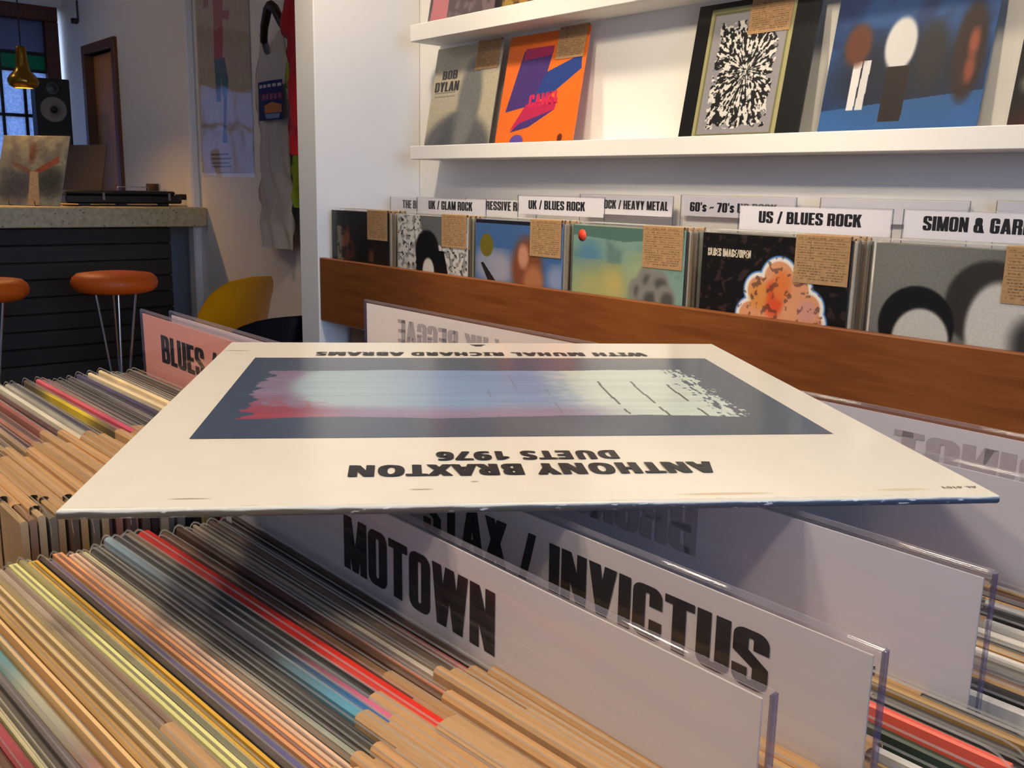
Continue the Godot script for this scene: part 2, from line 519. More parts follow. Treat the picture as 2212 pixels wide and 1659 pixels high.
# ------------------------------------------------------------------ shared materials
func make_shared_materials() -> void:
	film = pane(Color(0.5, 0.5, 0.5), 0.006, 0.05)
	film.metallic_specular = 0.25
	film_edge = pane(Color(0.86, 0.85, 0.82), 0.42, 0.1)
	vcol = StandardMaterial3D.new()
	vcol.vertex_color_use_as_albedo = true
	vcol.roughness = 0.45
	kraft = StandardMaterial3D.new()
	kraft.roughness = 0.8
	var im := canvas(128, 128, Color(0.68, 0.535, 0.37))
	grain(im, 0.05, 0.09, 3)
	kraft.albedo_texture = ImageTexture.create_from_image(im)
	for tone in [Color(1, 1, 1), Color(0.93, 0.91, 0.88), Color(1.05, 1.02, 0.98)]:
		var kt: StandardMaterial3D = kraft.duplicate()
		kt.albedo_color = tone
		kraft_tones.append(kt)
	# printed side of the price card: ruled rows and rows of small type, too small to read
	var pr: Image = im.duplicate()
	var dark := Color(0.42, 0.31, 0.2)
	for y in [10, 24, 38, 52, 66]:
		pr.fill_rect(Rect2i(4, y, 120, 1), dark)
	pr.fill_rect(Rect2i(36, 10, 1, 56), dark)
	var r2 := RandomNumberGenerator.new()
	r2.seed = 11
	for row in [5, 16, 30, 44, 58, 72, 79, 86, 93, 100, 107, 114]:
		var x := 6 + r2.randi_range(0, 8)
		while x < 118:
			var L := r2.randi_range(2, 9)
			if r2.randf() < 0.75:
				pr.fill_rect(Rect2i(x, row, L, 3), dark.lerp(Color(0.68, 0.535, 0.37), r2.randf() * 0.5))
			x += L + 2
	kraft_print = StandardMaterial3D.new()
	kraft_print.roughness = 0.8
	kraft_print.albedo_texture = ImageTexture.create_from_image(pr)
	artist_word = lettering("ARTIST", 0.022, 0.0048, 0.0)
	card_ink = mat(Color(0.36, 0.26, 0.16), 0.8)
	ink = mat(Color(0.055, 0.05, 0.05), 0.35)

# ------------------------------------------------------------------ a record in its sleeve
# Local frame: base centre at the origin, front cover towards +z.
func jacket_mesh(w: float, h: float, t: float, cols: Array, sd: int, speck := 0.0) -> ArrayMesh:
	var st := begin()
	var n := 14
	var ns := noise(9.0, sd, 3)
	var cc := []
	for i in n + 1:
		var f := float(i) / n * (cols.size() - 1)
		var a: Color = cols[mini(int(f), cols.size() - 1)]
		var b: Color = cols[mini(int(f) + 1, cols.size() - 1)]
		var c := a.lerp(b, smoothstep(0.2, 0.8, f - floorf(f)))
		var k := 1.0 + ns.get_noise_1d(i * 0.37) * 0.18 + (speck * (1.0 if ns.get_noise_1d(i * 1.7 + 40.0) > 0.1 else -0.35))
		cc.append(Color(clampf(c.r * k, 0, 1), clampf(c.g * k, 0, 1), clampf(c.b * k, 0, 1)).srgb_to_linear())
	var b2 := t * 0.25
	# cross-section from the front foot over the rounded top edge to the back foot
	var prof := [Vector2(t / 2, 0), Vector2(t / 2, h - b2), Vector2(t / 2 - b2, h), Vector2(-t / 2 + b2, h), Vector2(-t / 2, h - b2), Vector2(-t / 2, 0)]
	for i in n:
		var x0 := -w / 2 + w * i / n
		var x1 := -w / 2 + w * (i + 1) / n
		for k in prof.size():
			var p: Vector2 = prof[k]
			var q: Vector2 = prof[(k + 1) % prof.size()]
			var vs := [Vector3(x0, q.y, q.x), Vector3(x1, q.y, q.x), Vector3(x1, p.y, p.x), Vector3(x0, q.y, q.x), Vector3(x1, p.y, p.x), Vector3(x0, p.y, p.x)]
			var ci := [i, i + 1, i + 1, i, i + 1, i]
			for m in 6:
				st.set_color(cc[ci[m]])
				st.add_vertex(vs[m])
	for s in [-1, 1]:
		st.set_color(cc[0 if s < 0 else n])
		for k in range(1, prof.size() - 1):
			for q in ([prof[0], prof[k], prof[k + 1]] if s > 0 else [prof[0], prof[k + 1], prof[k]]):
				st.add_vertex(Vector3(s * w / 2, q.y, q.x))
	st.generate_normals()
	return st.commit()

# open-topped cover: two boards with the inner bag between them
func open_jacket_mesh(w: float, h: float, t: float, c: Color) -> ArrayMesh:
	var st := begin()
	var bd := 0.0011
	st.set_color(c.srgb_to_linear())
	bx(st, Vector3(-w / 2, 0, t / 2 - bd), Vector3(w / 2, h, t / 2))
	bx(st, Vector3(-w / 2, 0, -t / 2), Vector3(w / 2, h, -t / 2 + bd))
	bx(st, Vector3(-w / 2, 0, -t / 2 + bd), Vector3(-w / 2 + 0.0015, h, t / 2 - bd))
	bx(st, Vector3(-w / 2 + 0.0015, 0, -t / 2 + bd), Vector3(w / 2, 0.002, t / 2 - bd))
	st.generate_normals()
	return st.commit()

func sleeve_outline(w: float, h: float, r: float) -> PackedVector2Array:
	var p := PackedVector2Array([Vector2(-w / 2, 0), Vector2(-w / 2, h - r)])
	for k in range(1, 5):
		p.append(Vector2(-w / 2 + r - r * cos(PI / 2 * k / 4), h - r + r * sin(PI / 2 * k / 4)))
	for k in range(0, 4):
		p.append(Vector2(w / 2 - r + r * sin(PI / 2 * k / 4), h - r + r * cos(PI / 2 * k / 4)))
	p.append(Vector2(w / 2, h - r))
	p.append(Vector2(w / 2, 0))
	return p

func film_mesh(t: float, w := 0.322, h := 0.320) -> ArrayMesh:
	var key := "film%.4f_%.3f" % [t, h]
	if not box_cache.has(key):
		var st := begin()
		var poly := sleeve_outline(w, h, 0.011)
		var tri := Geometry2D.triangulate_polygon(poly)
		for z in [t / 2 + 0.0003]:
			for i in tri:
				st.add_vertex(Vector3(poly[i].x, poly[i].y, z))
		# welded side seams
		for s in [-1, 1]:
			quad(st, Vector3(s * w / 2, h - 0.011, -t / 2), Vector3(s * w / 2, h - 0.011, t / 2), Vector3(s * w / 2, 0, t / 2), Vector3(s * w / 2, 0, -t / 2))
		st.generate_normals()
		box_cache[key] = st.commit()
	return box_cache[key]

# the welded rim of the plastic cover: a narrow band round its top corners
func film_rim_mesh(t: float, w := 0.322, h := 0.320) -> ArrayMesh:
	var key := "rim%.4f" % t
	if not box_cache.has(key):
		var st := begin()
		var a := sleeve_outline(w, h, 0.011)
		var b := sleeve_outline(w - 0.0018, h - 0.0009, 0.0101)
		var z := t / 2 + 0.0004
		for i in range(1, a.size() - 2):
			quad(st, Vector3(a[i].x, a[i].y, z), Vector3(a[i + 1].x, a[i + 1].y, z), Vector3(b[i + 1].x, b[i + 1].y, z), Vector3(b[i].x, b[i].y, z))
		st.generate_normals()
		box_cache[key] = st.commit()
	return box_cache[key]

func card_mesh(t: float, printed: bool, drop := 0.084, w := 0.105, h := 0.3205) -> ArrayMesh:
	var key := "card%.4f_%s_%.3f" % [t, printed, h]
	if not box_cache.has(key):
		var st := begin()
		var z := t / 2 + 0.0008
		var e := 0.0004
		if printed:
			quad(st, Vector3(-w / 2, h - 0.002, z + 0.00002), Vector3(w / 2, h - 0.002, z + 0.00002), Vector3(w / 2, h - drop, z + 0.00002), Vector3(-w / 2, h - drop, z + 0.00002))
		else:
			bx(st, Vector3(-w / 2, h - drop, z - e), Vector3(w / 2, h - 0.0012, z))
			bx(st, Vector3(-w / 2, h - drop, -z), Vector3(w / 2, h - 0.0012, -z + e))
			# folded ridge
			var pf := [Vector2(z, h - 0.0012), Vector2(z * 0.7, h - 0.0002), Vector2(0, h + 0.0002), Vector2(-z * 0.7, h - 0.0002), Vector2(-z, h - 0.0012)]
			for k in 4:
				quad(st, Vector3(-w / 2, pf[k + 1].y, pf[k + 1].x), Vector3(w / 2, pf[k + 1].y, pf[k + 1].x), Vector3(w / 2, pf[k].y, pf[k].x), Vector3(-w / 2, pf[k].y, pf[k].x))
		st.generate_normals()
		box_cache[key] = st.commit()
	return box_cache[key]

# cols: colours along the width. opt: t, open, card (centre of the card from the middle; absent = none), speck, bag
func record(called: String, label: String, group: String, at: Vector3, yaw: float, lean: float, cols: Array, opt := {}) -> Node3D:
	var t: float = opt.get("t", 0.003)
	var o := thing(called, label, "record", at, group)
	o.basis = Basis.from_euler(Vector3(deg_to_rad(lean), deg_to_rad(yaw), deg_to_rad(opt.get("roll", 0.0))))
	var h: float = opt.get("h", 0.3165)
	if opt.get("open", false):
		var jm := place(open_jacket_mesh(0.314, h, t, cols[0]), "jacket", vcol, o)
		var bag: Color = opt.get("bag", Color(0.45, 0.33, 0.25))
		box_part("inner_bag", Vector3(-0.152, 0.003, -0.0008), Vector3(0.155, h - 0.004, 0.0008), mat(bag, 0.7), o)
	else:
		place(jacket_mesh(0.314, h, t, cols, hash(called) % 1000 + int(at.z * -10000), opt.get("speck", 0.0)), "jacket", vcol, o)
	var pc := place(film_mesh(t + 0.0002), "plastic_cover", film, o)
	place(film_rim_mesh(t + 0.0002), "rim", film_edge, pc)
	if opt.has("card"):
		var c := place(card_mesh(t + 0.0004, false), "price_card", kraft, o)
		c.position = Vector3(opt.card, -0.004 * fposmod(at.z * 7919.0 + at.x * 311.0, 1.0), 0)
		c.material_override = kraft_tones[int(absf(at.z) * 9173.0) % 3]
		place(card_mesh(t + 0.0004, true), "print", kraft_print, c)
		var al := place(artist_word, "lettering", card_ink, c)
		al.position = Vector3(-0.034, 0.3125, t / 2 + 0.0012)
	return o

# ------------------------------------------------------------------ divider cards in clear pockets
# Local frame: base centre; card faces +z.
func divider(label: String, at: Vector3, lean: float, yaw: float, w: float, h: float, paper_h: float, paper: Color, words: Array, group: String, mirrored := false) -> Node3D:
	var o := thing("divider_card", label, "divider", at, group)
	o.basis = Basis.from_euler(Vector3(deg_to_rad(lean), deg_to_rad(yaw), 0))
	var clear := pane_pocket
	# paper card
	box_part("card", Vector3(-w / 2 + 0.003, h - paper_h, -0.0003), Vector3(w / 2 - 0.003, h - 0.0025, 0.0003), mat(paper, 0.7), o)
	for k in words:
		# word, x centre, y centre below the top, width, height
		var l := place(block_lettering(k[0], k[3], k[4], mirrored), "lettering", ink if not mirrored else show_through, o)
		l.position = Vector3(k[1], h - k[2], 0.0005)
	# pocket: front and back sheet, folded top, side seams
	var st := begin()
	quad(st, Vector3(-w / 2, h, 0.0012), Vector3(w / 2, h, 0.0012), Vector3(w / 2, 0, 0.0012), Vector3(-w / 2, 0, 0.0012))
	quad(st, Vector3(w / 2, h, -0.0012), Vector3(-w / 2, h, -0.0012), Vector3(-w / 2, 0, -0.0012), Vector3(w / 2, 0, -0.0012))
	done(st, "pocket_sheet", clear, o)
	var st2 := begin()
	tube(st2, [Vector3(-w / 2, h, 0), Vector3(w / 2, h, 0)], 0.0010, 8)
	done(st2, "folded_edge", pocket_edge, o)
	for s in [-1, 1]:
		var st3 := begin()
		bx(st3, Vector3(s * w / 2 - 0.0004, 0, -0.0012), Vector3(s * w / 2 + 0.0004, h, 0.0012))
		done(st3, "seam", pocket_seam, o)
	return o

var pane_pocket: StandardMaterial3D
var pocket_edge: StandardMaterial3D
var pocket_seam: StandardMaterial3D
var show_through: StandardMaterial3D

# ------------------------------------------------------------------ the room
func build_room() -> void:
	pane_pocket = pane(Color(0.8, 0.8, 0.85), 0.02, 0.03)
	pocket_edge = pane(Color(0.66, 0.64, 0.70), 0.12, 0.04)
	pocket_seam = pane(Color(0.30, 0.27, 0.38), 0.5, 0.06)
	show_through = mat(Color(0.66, 0.63, 0.65), 0.7)
	var paint := StandardMaterial3D.new()
	paint.albedo_color = Color(0.93, 0.92, 0.90)
	paint.roughness = 0.75
	var floor_m := StandardMaterial3D.new()
	floor_m.albedo_color = Color(0.26, 0.19, 0.15)
	floor_m.roughness = 0.5
	# floor boards out to the counter
	var st := begin()
	bx(st, Vector3(-6.6, -0.1, -2.1), Vector3(3.0, -0.012, 2.9))
	var fl := structure(st, "floor", mat(Color(0.12, 0.09, 0.07), 0.8))
	for i in 24:
		var z := -1.8 + i * 0.19
		box_part("floor_board", Vector3(-6.35, -0.012, z), Vector3(2.75, 0.0, z + 0.186), floor_m, fl)
	var c := begin()
	bx(c, Vector3(-6.6, 2.6, -2.1), Vector3(3.0, 2.75, 2.9))
	structure(c, "ceiling", paint)
	# wall behind the ledges and the bar, with the doorway
	var w := begin()
	var dz0 := WALL_Z - 0.14
	bx(w, Vector3(-5.42, 0, dz0), Vector3(3.0, 2.6, WALL_Z))
	bx(w, Vector3(-6.6, 0, dz0), Vector3(-5.98, 2.6, WALL_Z))
	bx(w, Vector3(-5.98, CH + 0.70, dz0), Vector3(-5.42, 2.6, WALL_Z))
	structure(w, "wall_back", paint)
	# wall with the leaded window, beyond the bar
	var w2 := begin()
	var wx := -6.36
	bx(w2, Vector3(wx - 0.2, 0, -0.35), Vector3(wx, 2.6, 2.9))
	bx(w2, Vector3(wx - 0.2, 0, WALL_Z), Vector3(wx, CH - 0.25, -0.35))
	bx(w2, Vector3(wx - 0.2, CH + 1.0, WALL_Z), Vector3(wx, 2.6, -0.35))
	structure(w2, "wall_left", paint)
	var w3 := begin()
	bx(w3, Vector3(-6.6, 0, 2.7), Vector3(3.0, 2.6, 2.9))
	structure(w3, "wall_front", paint)
	var w4 := begin()
	bx(w4, Vector3(2.8, 0, -1.94), Vector3(3.0, 0.75, 2.9))
	bx(w4, Vector3(2.8, 2.35, -1.94), Vector3(3.0, 2.6, 2.9))
	bx(w4, Vector3(2.8, 0.75, 1.4), Vector3(3.0, 2.35, 2.9))
	bx(w4, Vector3(2.8, 0.75, -1.94), Vector3(3.0, 2.35, -1.75))
	structure(w4, "wall_right", paint)
	# the shop window on the street side
	var win := Node3D.new()
	win.name = "window_2"
	win.set_meta("kind", "structure")
	add_child(win)
	box_part("pane", Vector3(2.88, 0.8, -1.7), Vector3(2.884, 2.3, 1.35), pane(Color(0.9, 0.95, 1.0), 0.06), win)
	for z in [-1.75, -0.2, 1.35]:
		box_part("window_frame", Vector3(2.85, 0.75, z), Vector3(2.92, 2.35, z + 0.05), mat(Color(0.3, 0.2, 0.14), 0.5), win)
	for y in [0.75, 2.3]:
		box_part("window_frame", Vector3(2.85, y, -1.7), Vector3(2.92, y + 0.05, 1.35), mat(Color(0.3, 0.2, 0.14), 0.5), win)
	# white partition at the end of the display
	var p := begin()
	cbx(p, Vector3(-2.715, 0, WALL_Z), Vector3(-2.60, 2.6, -1.425), 0.003)
	structure(p, "wall_partition", paint)
	# pilaster beside the poster
	var pl := begin()
	cbx(pl, Vector3(-4.47, 0, WALL_Z), Vector3(-4.39, 2.6, WALL_Z + 0.04), 0.008)
	structure(pl, "trim_1", paint)
	var pl2 := begin()
	cbx(pl2, Vector3(-3.30, 0, WALL_Z), Vector3(-3.22, 0.98, WALL_Z + 0.03), 0.006)
	structure(pl2, "trim_2", paint)
	build_leaded_window()
	build_door()

func glass_mat(c: Color, sparkle: float, sd: int) -> StandardMaterial3D:
	var im := canvas(128, 128, c)
	if sparkle > 0.0:
		var r := RandomNumberGenerator.new()
		r.seed = sd
		grain(im, 0.12, 0.12, sd)
		for i in 120:
			var x := r.randf(); var y := r.randf(); var s := r.randf_range(0.006, 0.016)
			dab(im, x, y, s, s, Color(0.9, 0.95, 1.0, sparkle), 0.6)
	var m := tex_mat(im, 0.3)
	m.backlight_enabled = true
	m.backlight = Color(1, 1, 1)
	m.uv1_triplanar = true
	m.uv1_world_triplanar = true
	m.uv1_scale = Vector3(3.3, 3.3, 3.3)
	return m

func build_leaded_window() -> void:
	var win := Node3D.new()
	win.name = "window_1"
	win.set_meta("kind", "structure")
	add_child(win)
	var wood := wood_mat(Color(0.42, 0.19, 0.09), Color(0.3, 0.12, 0.06), Vector3(30, 3, 30), 0.5)
	var x0 := -6.42; var x1 := -6.33
	var y0 := CH - 0.25; var y1 := CH + 1.0
	var z0 := -1.765; var z1 := -0.35
	box_part("frame_rail", Vector3(x0, y1 - 0.083, z0), Vector3(x1, y1, z1), wood, win, 0.004)
	box_part("frame_rail", Vector3(x0, y0, z0), Vector3(x1, y0 + 0.07, z1), wood, win, 0.004)
	box_part("frame_stile", Vector3(x0, y0 + 0.07, z0), Vector3(x1, y1 - 0.083, z0 + 0.075), wood, win, 0.004)
	box_part("frame_stile", Vector3(x0, y0 + 0.07, z1 - 0.075), Vector3(x1, y1 - 0.083, z1), wood, win, 0.004)
	var upper := glass_mat(Color(0.42, 0.44, 0.52), 0.0, 2)
	var green := glass_mat(Color(0.12, 0.46, 0.36), 0.0, 3)
	var frost := glass_mat(Color(0.78, 0.84, 0.94), 0.8, 4)
	var lead := mat(Color(0.05, 0.05, 0.06), 0.5)
	var zs := [z0 + 0.075, -1.565, -1.44, -1.2, -0.95, -0.7, z1 - 0.075]
	var ys := [y0 + 0.07, CH + 0.03, CH + 0.37, CH + 0.63, CH + 0.73, y1 - 0.083]
	for j in ys.size() - 1:
		for i in zs.size() - 1:
			var m: StandardMaterial3D = frost
			if j == 4:
				m = upper
				if i == 0:
					continue
			if j == 3:
				m = green
			var za: float = zs[i]
			if j == 4 and i == 1:
				za = zs[0]
			box_part("pane", Vector3(-6.39, ys[j] - 0.004, za - 0.004), Vector3(-6.384, ys[j + 1] + 0.004, zs[i + 1] + 0.004), m, win)
	for i in range(1, zs.size() - 1):
		box_part("lead_bar", Vector3(-6.395, ys[0], zs[i] - 0.008), Vector3(-6.375, ys[4] if i == 1 else ys[5], zs[i] + 0.008), lead, win)
	for j in range(1, ys.size() - 1):
		box_part("lead_bar", Vector3(-6.394, ys[j] - 0.009, zs[0]), Vector3(-6.376, ys[j] + 0.009, zs[-1]), lead, win)

func wood_mat(a: Color, b: Color, scale3: Vector3, rough := 0.5) -> StandardMaterial3D:
	var n := FastNoiseLite.new()
	n.noise_type = FastNoiseLite.TYPE_SIMPLEX_SMOOTH
	n.frequency = 0.012
	n.fractal_octaves = 4
	n.seed = int(a.r * 100)
	var im := Image.create(256, 256, false, Image.FORMAT_RGB8)
	for y in 256:
		for x in 256:
			# tileable: sampled on a torus
			var u := TAU * x / 256.0; var w := TAU * y / 256.0
			var k := n.get_noise_3d(cos(u) * 40.0 + sin(w) * 13.0, sin(u) * 40.0, cos(w) * 40.0) * 0.5 + 0.5
			im.set_pixel(x, y, a.lerp(b, clampf(k * 1.6 - 0.3, 0, 1)))
	var m := tex_mat(im, rough)
	m.uv1_triplanar = true
	m.uv1_world_triplanar = true
	m.uv1_scale = scale3
	return m

func build_door() -> void:
	var o := Node3D.new()
	o.name = "door_1"
	o.set_meta("kind", "structure")
	add_child(o)
	var wood := wood_mat(Color(0.45, 0.26, 0.12), Color(0.34, 0.18, 0.08), Vector3(25, 2.5, 25), 0.5)
	var x0 := -5.98; var x1 := -5.42; var top := CH + 0.70
	box_part("jamb", Vector3(x0, 0, WALL_Z - 0.14), Vector3(x0 + 0.05, top, WALL_Z + 0.02), wood, o, 0.003)
	box_part("jamb", Vector3(x1 - 0.05, 0, WALL_Z - 0.14), Vector3(x1, top, WALL_Z + 0.02), wood, o, 0.003)
	box_part("lintel", Vector3(x0, top, WALL_Z - 0.14), Vector3(x1, top + 0.05, WALL_Z + 0.02), wood, o, 0.003)
	var leaf := box_part("door_leaf", Vector3(x0 + 0.052, 0.01, WALL_Z - 0.07), Vector3(x1 - 0.16, top - 0.004, WALL_Z - 0.03), wood_mat(Color(0.85, 0.58, 0.27), Color(0.76, 0.49, 0.21), Vector3(20, 2, 20), 0.6), o, 0.003)
	box_part("side_panel", Vector3(x1 - 0.158, 0.01, WALL_Z - 0.09), Vector3(x1 - 0.052, top - 0.004, WALL_Z - 0.06), mat(Color(0.55, 0.52, 0.48), 0.7), o)
	box_part("switch_plate", Vector3(x1 - 0.14, CH + 0.12, WALL_Z - 0.06), Vector3(x1 - 0.06, CH + 0.16, WALL_Z - 0.045), mat(Color(0.04, 0.04, 0.04), 0.4), o, 0.003)
	# a dim room beyond, closed off
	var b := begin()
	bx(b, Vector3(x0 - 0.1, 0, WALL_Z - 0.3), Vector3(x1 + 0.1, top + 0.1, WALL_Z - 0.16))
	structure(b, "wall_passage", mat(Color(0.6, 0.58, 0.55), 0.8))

# ------------------------------------------------------------------ bins along the wall
func slab_mesh(w: float, h: float, d: float) -> ArrayMesh:
	# a flat cover: print on the +z face
	var st := begin()
	quad(st, Vector3(-w / 2, h, d / 2), Vector3(w / 2, h, d / 2), Vector3(w / 2, 0, d / 2), Vector3(-w / 2, 0, d / 2))
	return commit_n(st)

func commit_n(st: SurfaceTool) -> ArrayMesh:
	st.generate_normals()
	return st.commit()

# a cover shown face on: jacket, printed front, plastic cover, price card
func shown_record(called: String, label: String, at: Vector3, lean: float, img: Image, edge: Color, card: float, yaw := 0.0, group := "", t := 0.0035) -> Node3D:
	var o := thing(called, label, "record", at, group)
	o.basis = Basis.from_euler(Vector3(deg_to_rad(lean), deg_to_rad(yaw), 0))
	box_part("jacket", Vector3(-0.157, 0, -t / 2), Vector3(0.157, 0.314, t / 2), mat(edge, 0.5), o, 0.0008)
	var m := tex_mat(img, 0.4)
	var f := place(slab_mesh(0.3125, 0.3125, t + 0.0003), "cover_print", m, o)
	f.position.y = 0.0008
	place(film_mesh(t + 0.001), "plastic_cover", film, o)
	if card > -0.5:
		var c := place(card_mesh(t + 0.0014, false), "price_card", kraft, o)
		c.position.x = card
		place(card_mesh(t + 0.0014, true), "print", kraft_print, c)
	return o

func build_wall_bins() -> void:
	var wood := wood_mat(Color(0.56, 0.33, 0.15), Color(0.45, 0.24, 0.10), Vector3(1.6, 22, 22), 0.4)
	var o := thing("wall_record_bin", "long brown wooden record bin under the white display ledges", "record bin", Vector3(-1.1, 0, -1.6))
	var x0 := -2.598 + 1.1; var x1 := 2.6 + 1.1
	var zf := -1.428 + 1.6
	box_part("front_rail", Vector3(x0, CH - 0.409, zf - 0.018), Vector3(x1, CH - 0.2165, zf), wood, o, 0.0025)
	box_part("bin_floor", Vector3(x0, CH - 0.405, WALL_Z + 1.602), Vector3(x1, CH - 0.387, zf - 0.018), wood, o)
	box_part("lower_panel", Vector3(x0 + 0.055, 0.0, zf - 0.10), Vector3(x1, CH - 0.409, zf - 0.075), wood, o, 0.002)
	box_part("end_panel", Vector3(x0 + 0.055, 0.0, WALL_Z + 1.602), Vector3(x0 + 0.075, CH - 0.409, zf - 0.10), wood, o)
	var xs := [-2.588, -2.232, -1.880, -1.540, -1.185, -0.829, -0.473]
	for k in range(1, 7):
		box_part("partition_board", Vector3(xs[k] + 1.1 - 0.004, CH - 0.387, WALL_Z + 1.61), Vector3(xs[k] + 1.1 + 0.004, CH - 0.26, zf - 0.02), wood, o)
	# front covers: plain stand-ins in the colours of the covers in the shop
	var fronts := [
		["record_sleeve", "black bordered sleeve with dark brown picture in the wall bin beside the white partition", cover_dark(), Color(0.06, 0.05, 0.05), -2.420],
		["record_sleeve", "black and white mottled sleeve with a dark rounded shape in the wall bin", cover_mono(), Color(0.75, 0.74, 0.72), -2.058],
		["record_sleeve", "sky blue sleeve with tan shape and gold disc in the wall bin", cover_sky(), Color(0.35, 0.45, 0.6), -1.712],
		["record_sleeve", "pale teal and yellow cloudy sleeve with a round orange sticker", cover_teal(), Color(0.45, 0.6, 0.55), -1.364],
		["record_sleeve", "black sleeve with white edged orange and pink shape in the wall bin", cover_black(), Color(0.05, 0.045, 0.04), -1.007],
		["record_sleeve", "grey sleeve with two large pale and dark rounded shapes in the wall bin", cover_grey(), Color(0.4, 0.4, 0.38), -0.652]]
	var floor_y := -0.387
	for k in 6:
		var f: Array = fronts[k]
		var r := shown_record(f[0], f[1], v(f[4], floor_y, -1.462), 0.0, upper_half(f[2]), f[3], 0.101)
		if k == 3:
			var s := begin()
			lathe(s, [Vector2(0.0125, 0), Vector2(0.0125, 0.0003), Vector2(0, 0.0003)], 20, Transform3D(Basis(Vector3.RIGHT, PI / 2), Vector3(-0.128, 0.292, 0.0026)))
			done(s, "sticker", mat(Color(0.9, 0.3, 0.18), 0.5), r)
		if k == 4:
			var tl := place(block_lettering("BLUES IMAGE/OPEN", 0.098, 0.0145), "lettering", mat(Color(0.85, 0.8, 0.7), 0.5), r)
			tl.position = Vector3(-0.0935, 0.2785, 0.0022)
	# the sleeves filed behind each front cover
	var back_names := ["the black bordered sleeve", "the mottled black and white sleeve", "the sky blue sleeve", "the pale teal sleeve", "the black sleeve with orange shape", "the grey two-shape sleeve"]
	var pal := [Color(0.55, 0.5, 0.43), Color(0.7, 0.67, 0.6), Color(0.4, 0.36, 0.3), Color(0.62, 0.62, 0.58), Color(0.3, 0.28, 0.25), Color(0.75, 0.72, 0.66), Color(0.5, 0.42, 0.33), Color(0.58, 0.6, 0.56)]
	var pal_names := ["khaki", "ivory", "dark brown", "grey", "charcoal", "cream", "tan", "sage grey"]
	for k in 6:
		var f2: Array = fronts[k]
		for j in 11:
			var z := -1.469 - j * 0.0052
			record("filed_record", "%s sleeve edge, %s one filed behind %s" % [pal_names[(j * 5 + k + 1) % 8], ordinal(j + 1), back_names[k]], "sleeves filed behind " + back_names[k], v(f2[4] + 0.003 + rng.randf_range(-0.003, 0.004), floor_y, z), 0.0, 0.0, [pal[(j * 3 + k) % 8], pal[(j * 5 + k + 1) % 8]], {"t": 0.0042, "h": 0.312 + rng.randf() * 0.002, "card": 0.101} if j % 3 == 0 else {"t": 0.0042, "h": 0.312 + rng.randf() * 0.002})
	# dividers standing in the wall bins
	var white := Color(0.90, 0.89, 0.92)
	var G := "divider cards of the wall bins"
	wall_sign("divider with mostly hidden lettering behind the black bordered sleeve", -2.400, -1.66, -0.0320, 0.32, [["THE BEATLES", -0.0065, 0.0205, 0.169, 0.0245]], G)
	wall_sign("divider lettered GLAM ROCK behind the mottled black and white sleeve", -2.145, -1.585, -0.0285, 0.32, [["UK / GLAM ROCK", 0.0, 0.0205, 0.203, 0.0235]], G)
	wall_sign("divider lettered PROGRESSIVE ROCK between the glam and blues dividers", -2.07, -1.70, -0.0285, 0.31, [["PROGRESSIVE ROCK", 0.0, 0.0185, 0.262, 0.0245]], G)
	wall_sign("divider lettered UK BLUES ROCK behind the sky blue sleeve", -1.784, -1.66, -0.0155, 0.32, [["UK / BLUES ROCK", -0.012, 0.0235, 0.211, 0.0225]], G)
	wall_sign("divider lettered HEAVY METAL behind the teal sleeve", -1.650, -1.755, -0.0095, 0.315, [["HARD ROCK / HEAVY METAL", -0.0025, 0.0235, 0.29, 0.0215]], G)
	wall_sign("divider lettered with decades behind the black sleeve's own divider", -1.333, -1.78, -0.0055, 0.315, [["60's ~ 70's US ROCK", -0.010, 0.0265, 0.239, 0.0215]], G)
	wall_sign("divider lettered US BLUES ROCK behind the black sleeve with orange shape", -1.005, -1.57, -0.0205, 0.322, [["US / BLUES ROCK", -0.005, 0.0225, 0.217, 0.0225]], G)
	wall_sign("divider lettered with a duo's names behind the grey two-shape sleeve", -0.667, -1.575, -0.0195, 0.322, [["SIMON & GARFUNKEL", 0.0, 0.0225, 0.25, 0.024]], G)
	wall_sign("blank white divider against the wall behind the US blues divider", -0.967, -1.785, -0.0045, 0.31, [], G)
	wall_sign("blank white divider against the wall behind the duo's divider", -0.61, -1.785, -0.0025, 0.31, [], G)

# puts a drawing on the upper part of a square cover and repeats its lowest row below
func upper_half(im: Image) -> Image:
	var w := im.get_width()
	var h := im.get_height()
	var full := int(h / 0.47)
	var out := Image.create(w, full, false, Image.FORMAT_RGB8)
	out.blit_rect(im, Rect2i(0, 0, w, h), Vector2i.ZERO)
	for y in range(h, full):
		out.blit_rect(im, Rect2i(0, h - 1, w, 1), Vector2i(0, y))
	return out

func wall_sign(label: String, x: float, z: float, top: float, w: float, words: Array, group: String) -> void:
	divider(label, v(x, -0.387, z), 0.0, 0.0, w, top + 0.387, 0.048, Color(0.90, 0.89, 0.92), words, group)

# ------------------------------------------------------------------ stand-in cover pictures (plain shapes only)
func disc(im: Image, cx: float, cy: float, r: float, c: Color, soft := 0.1, tall := 1.0) -> void:
	dab(im, cx, cy, r, r * tall * im.get_width() / im.get_height(), c, soft)

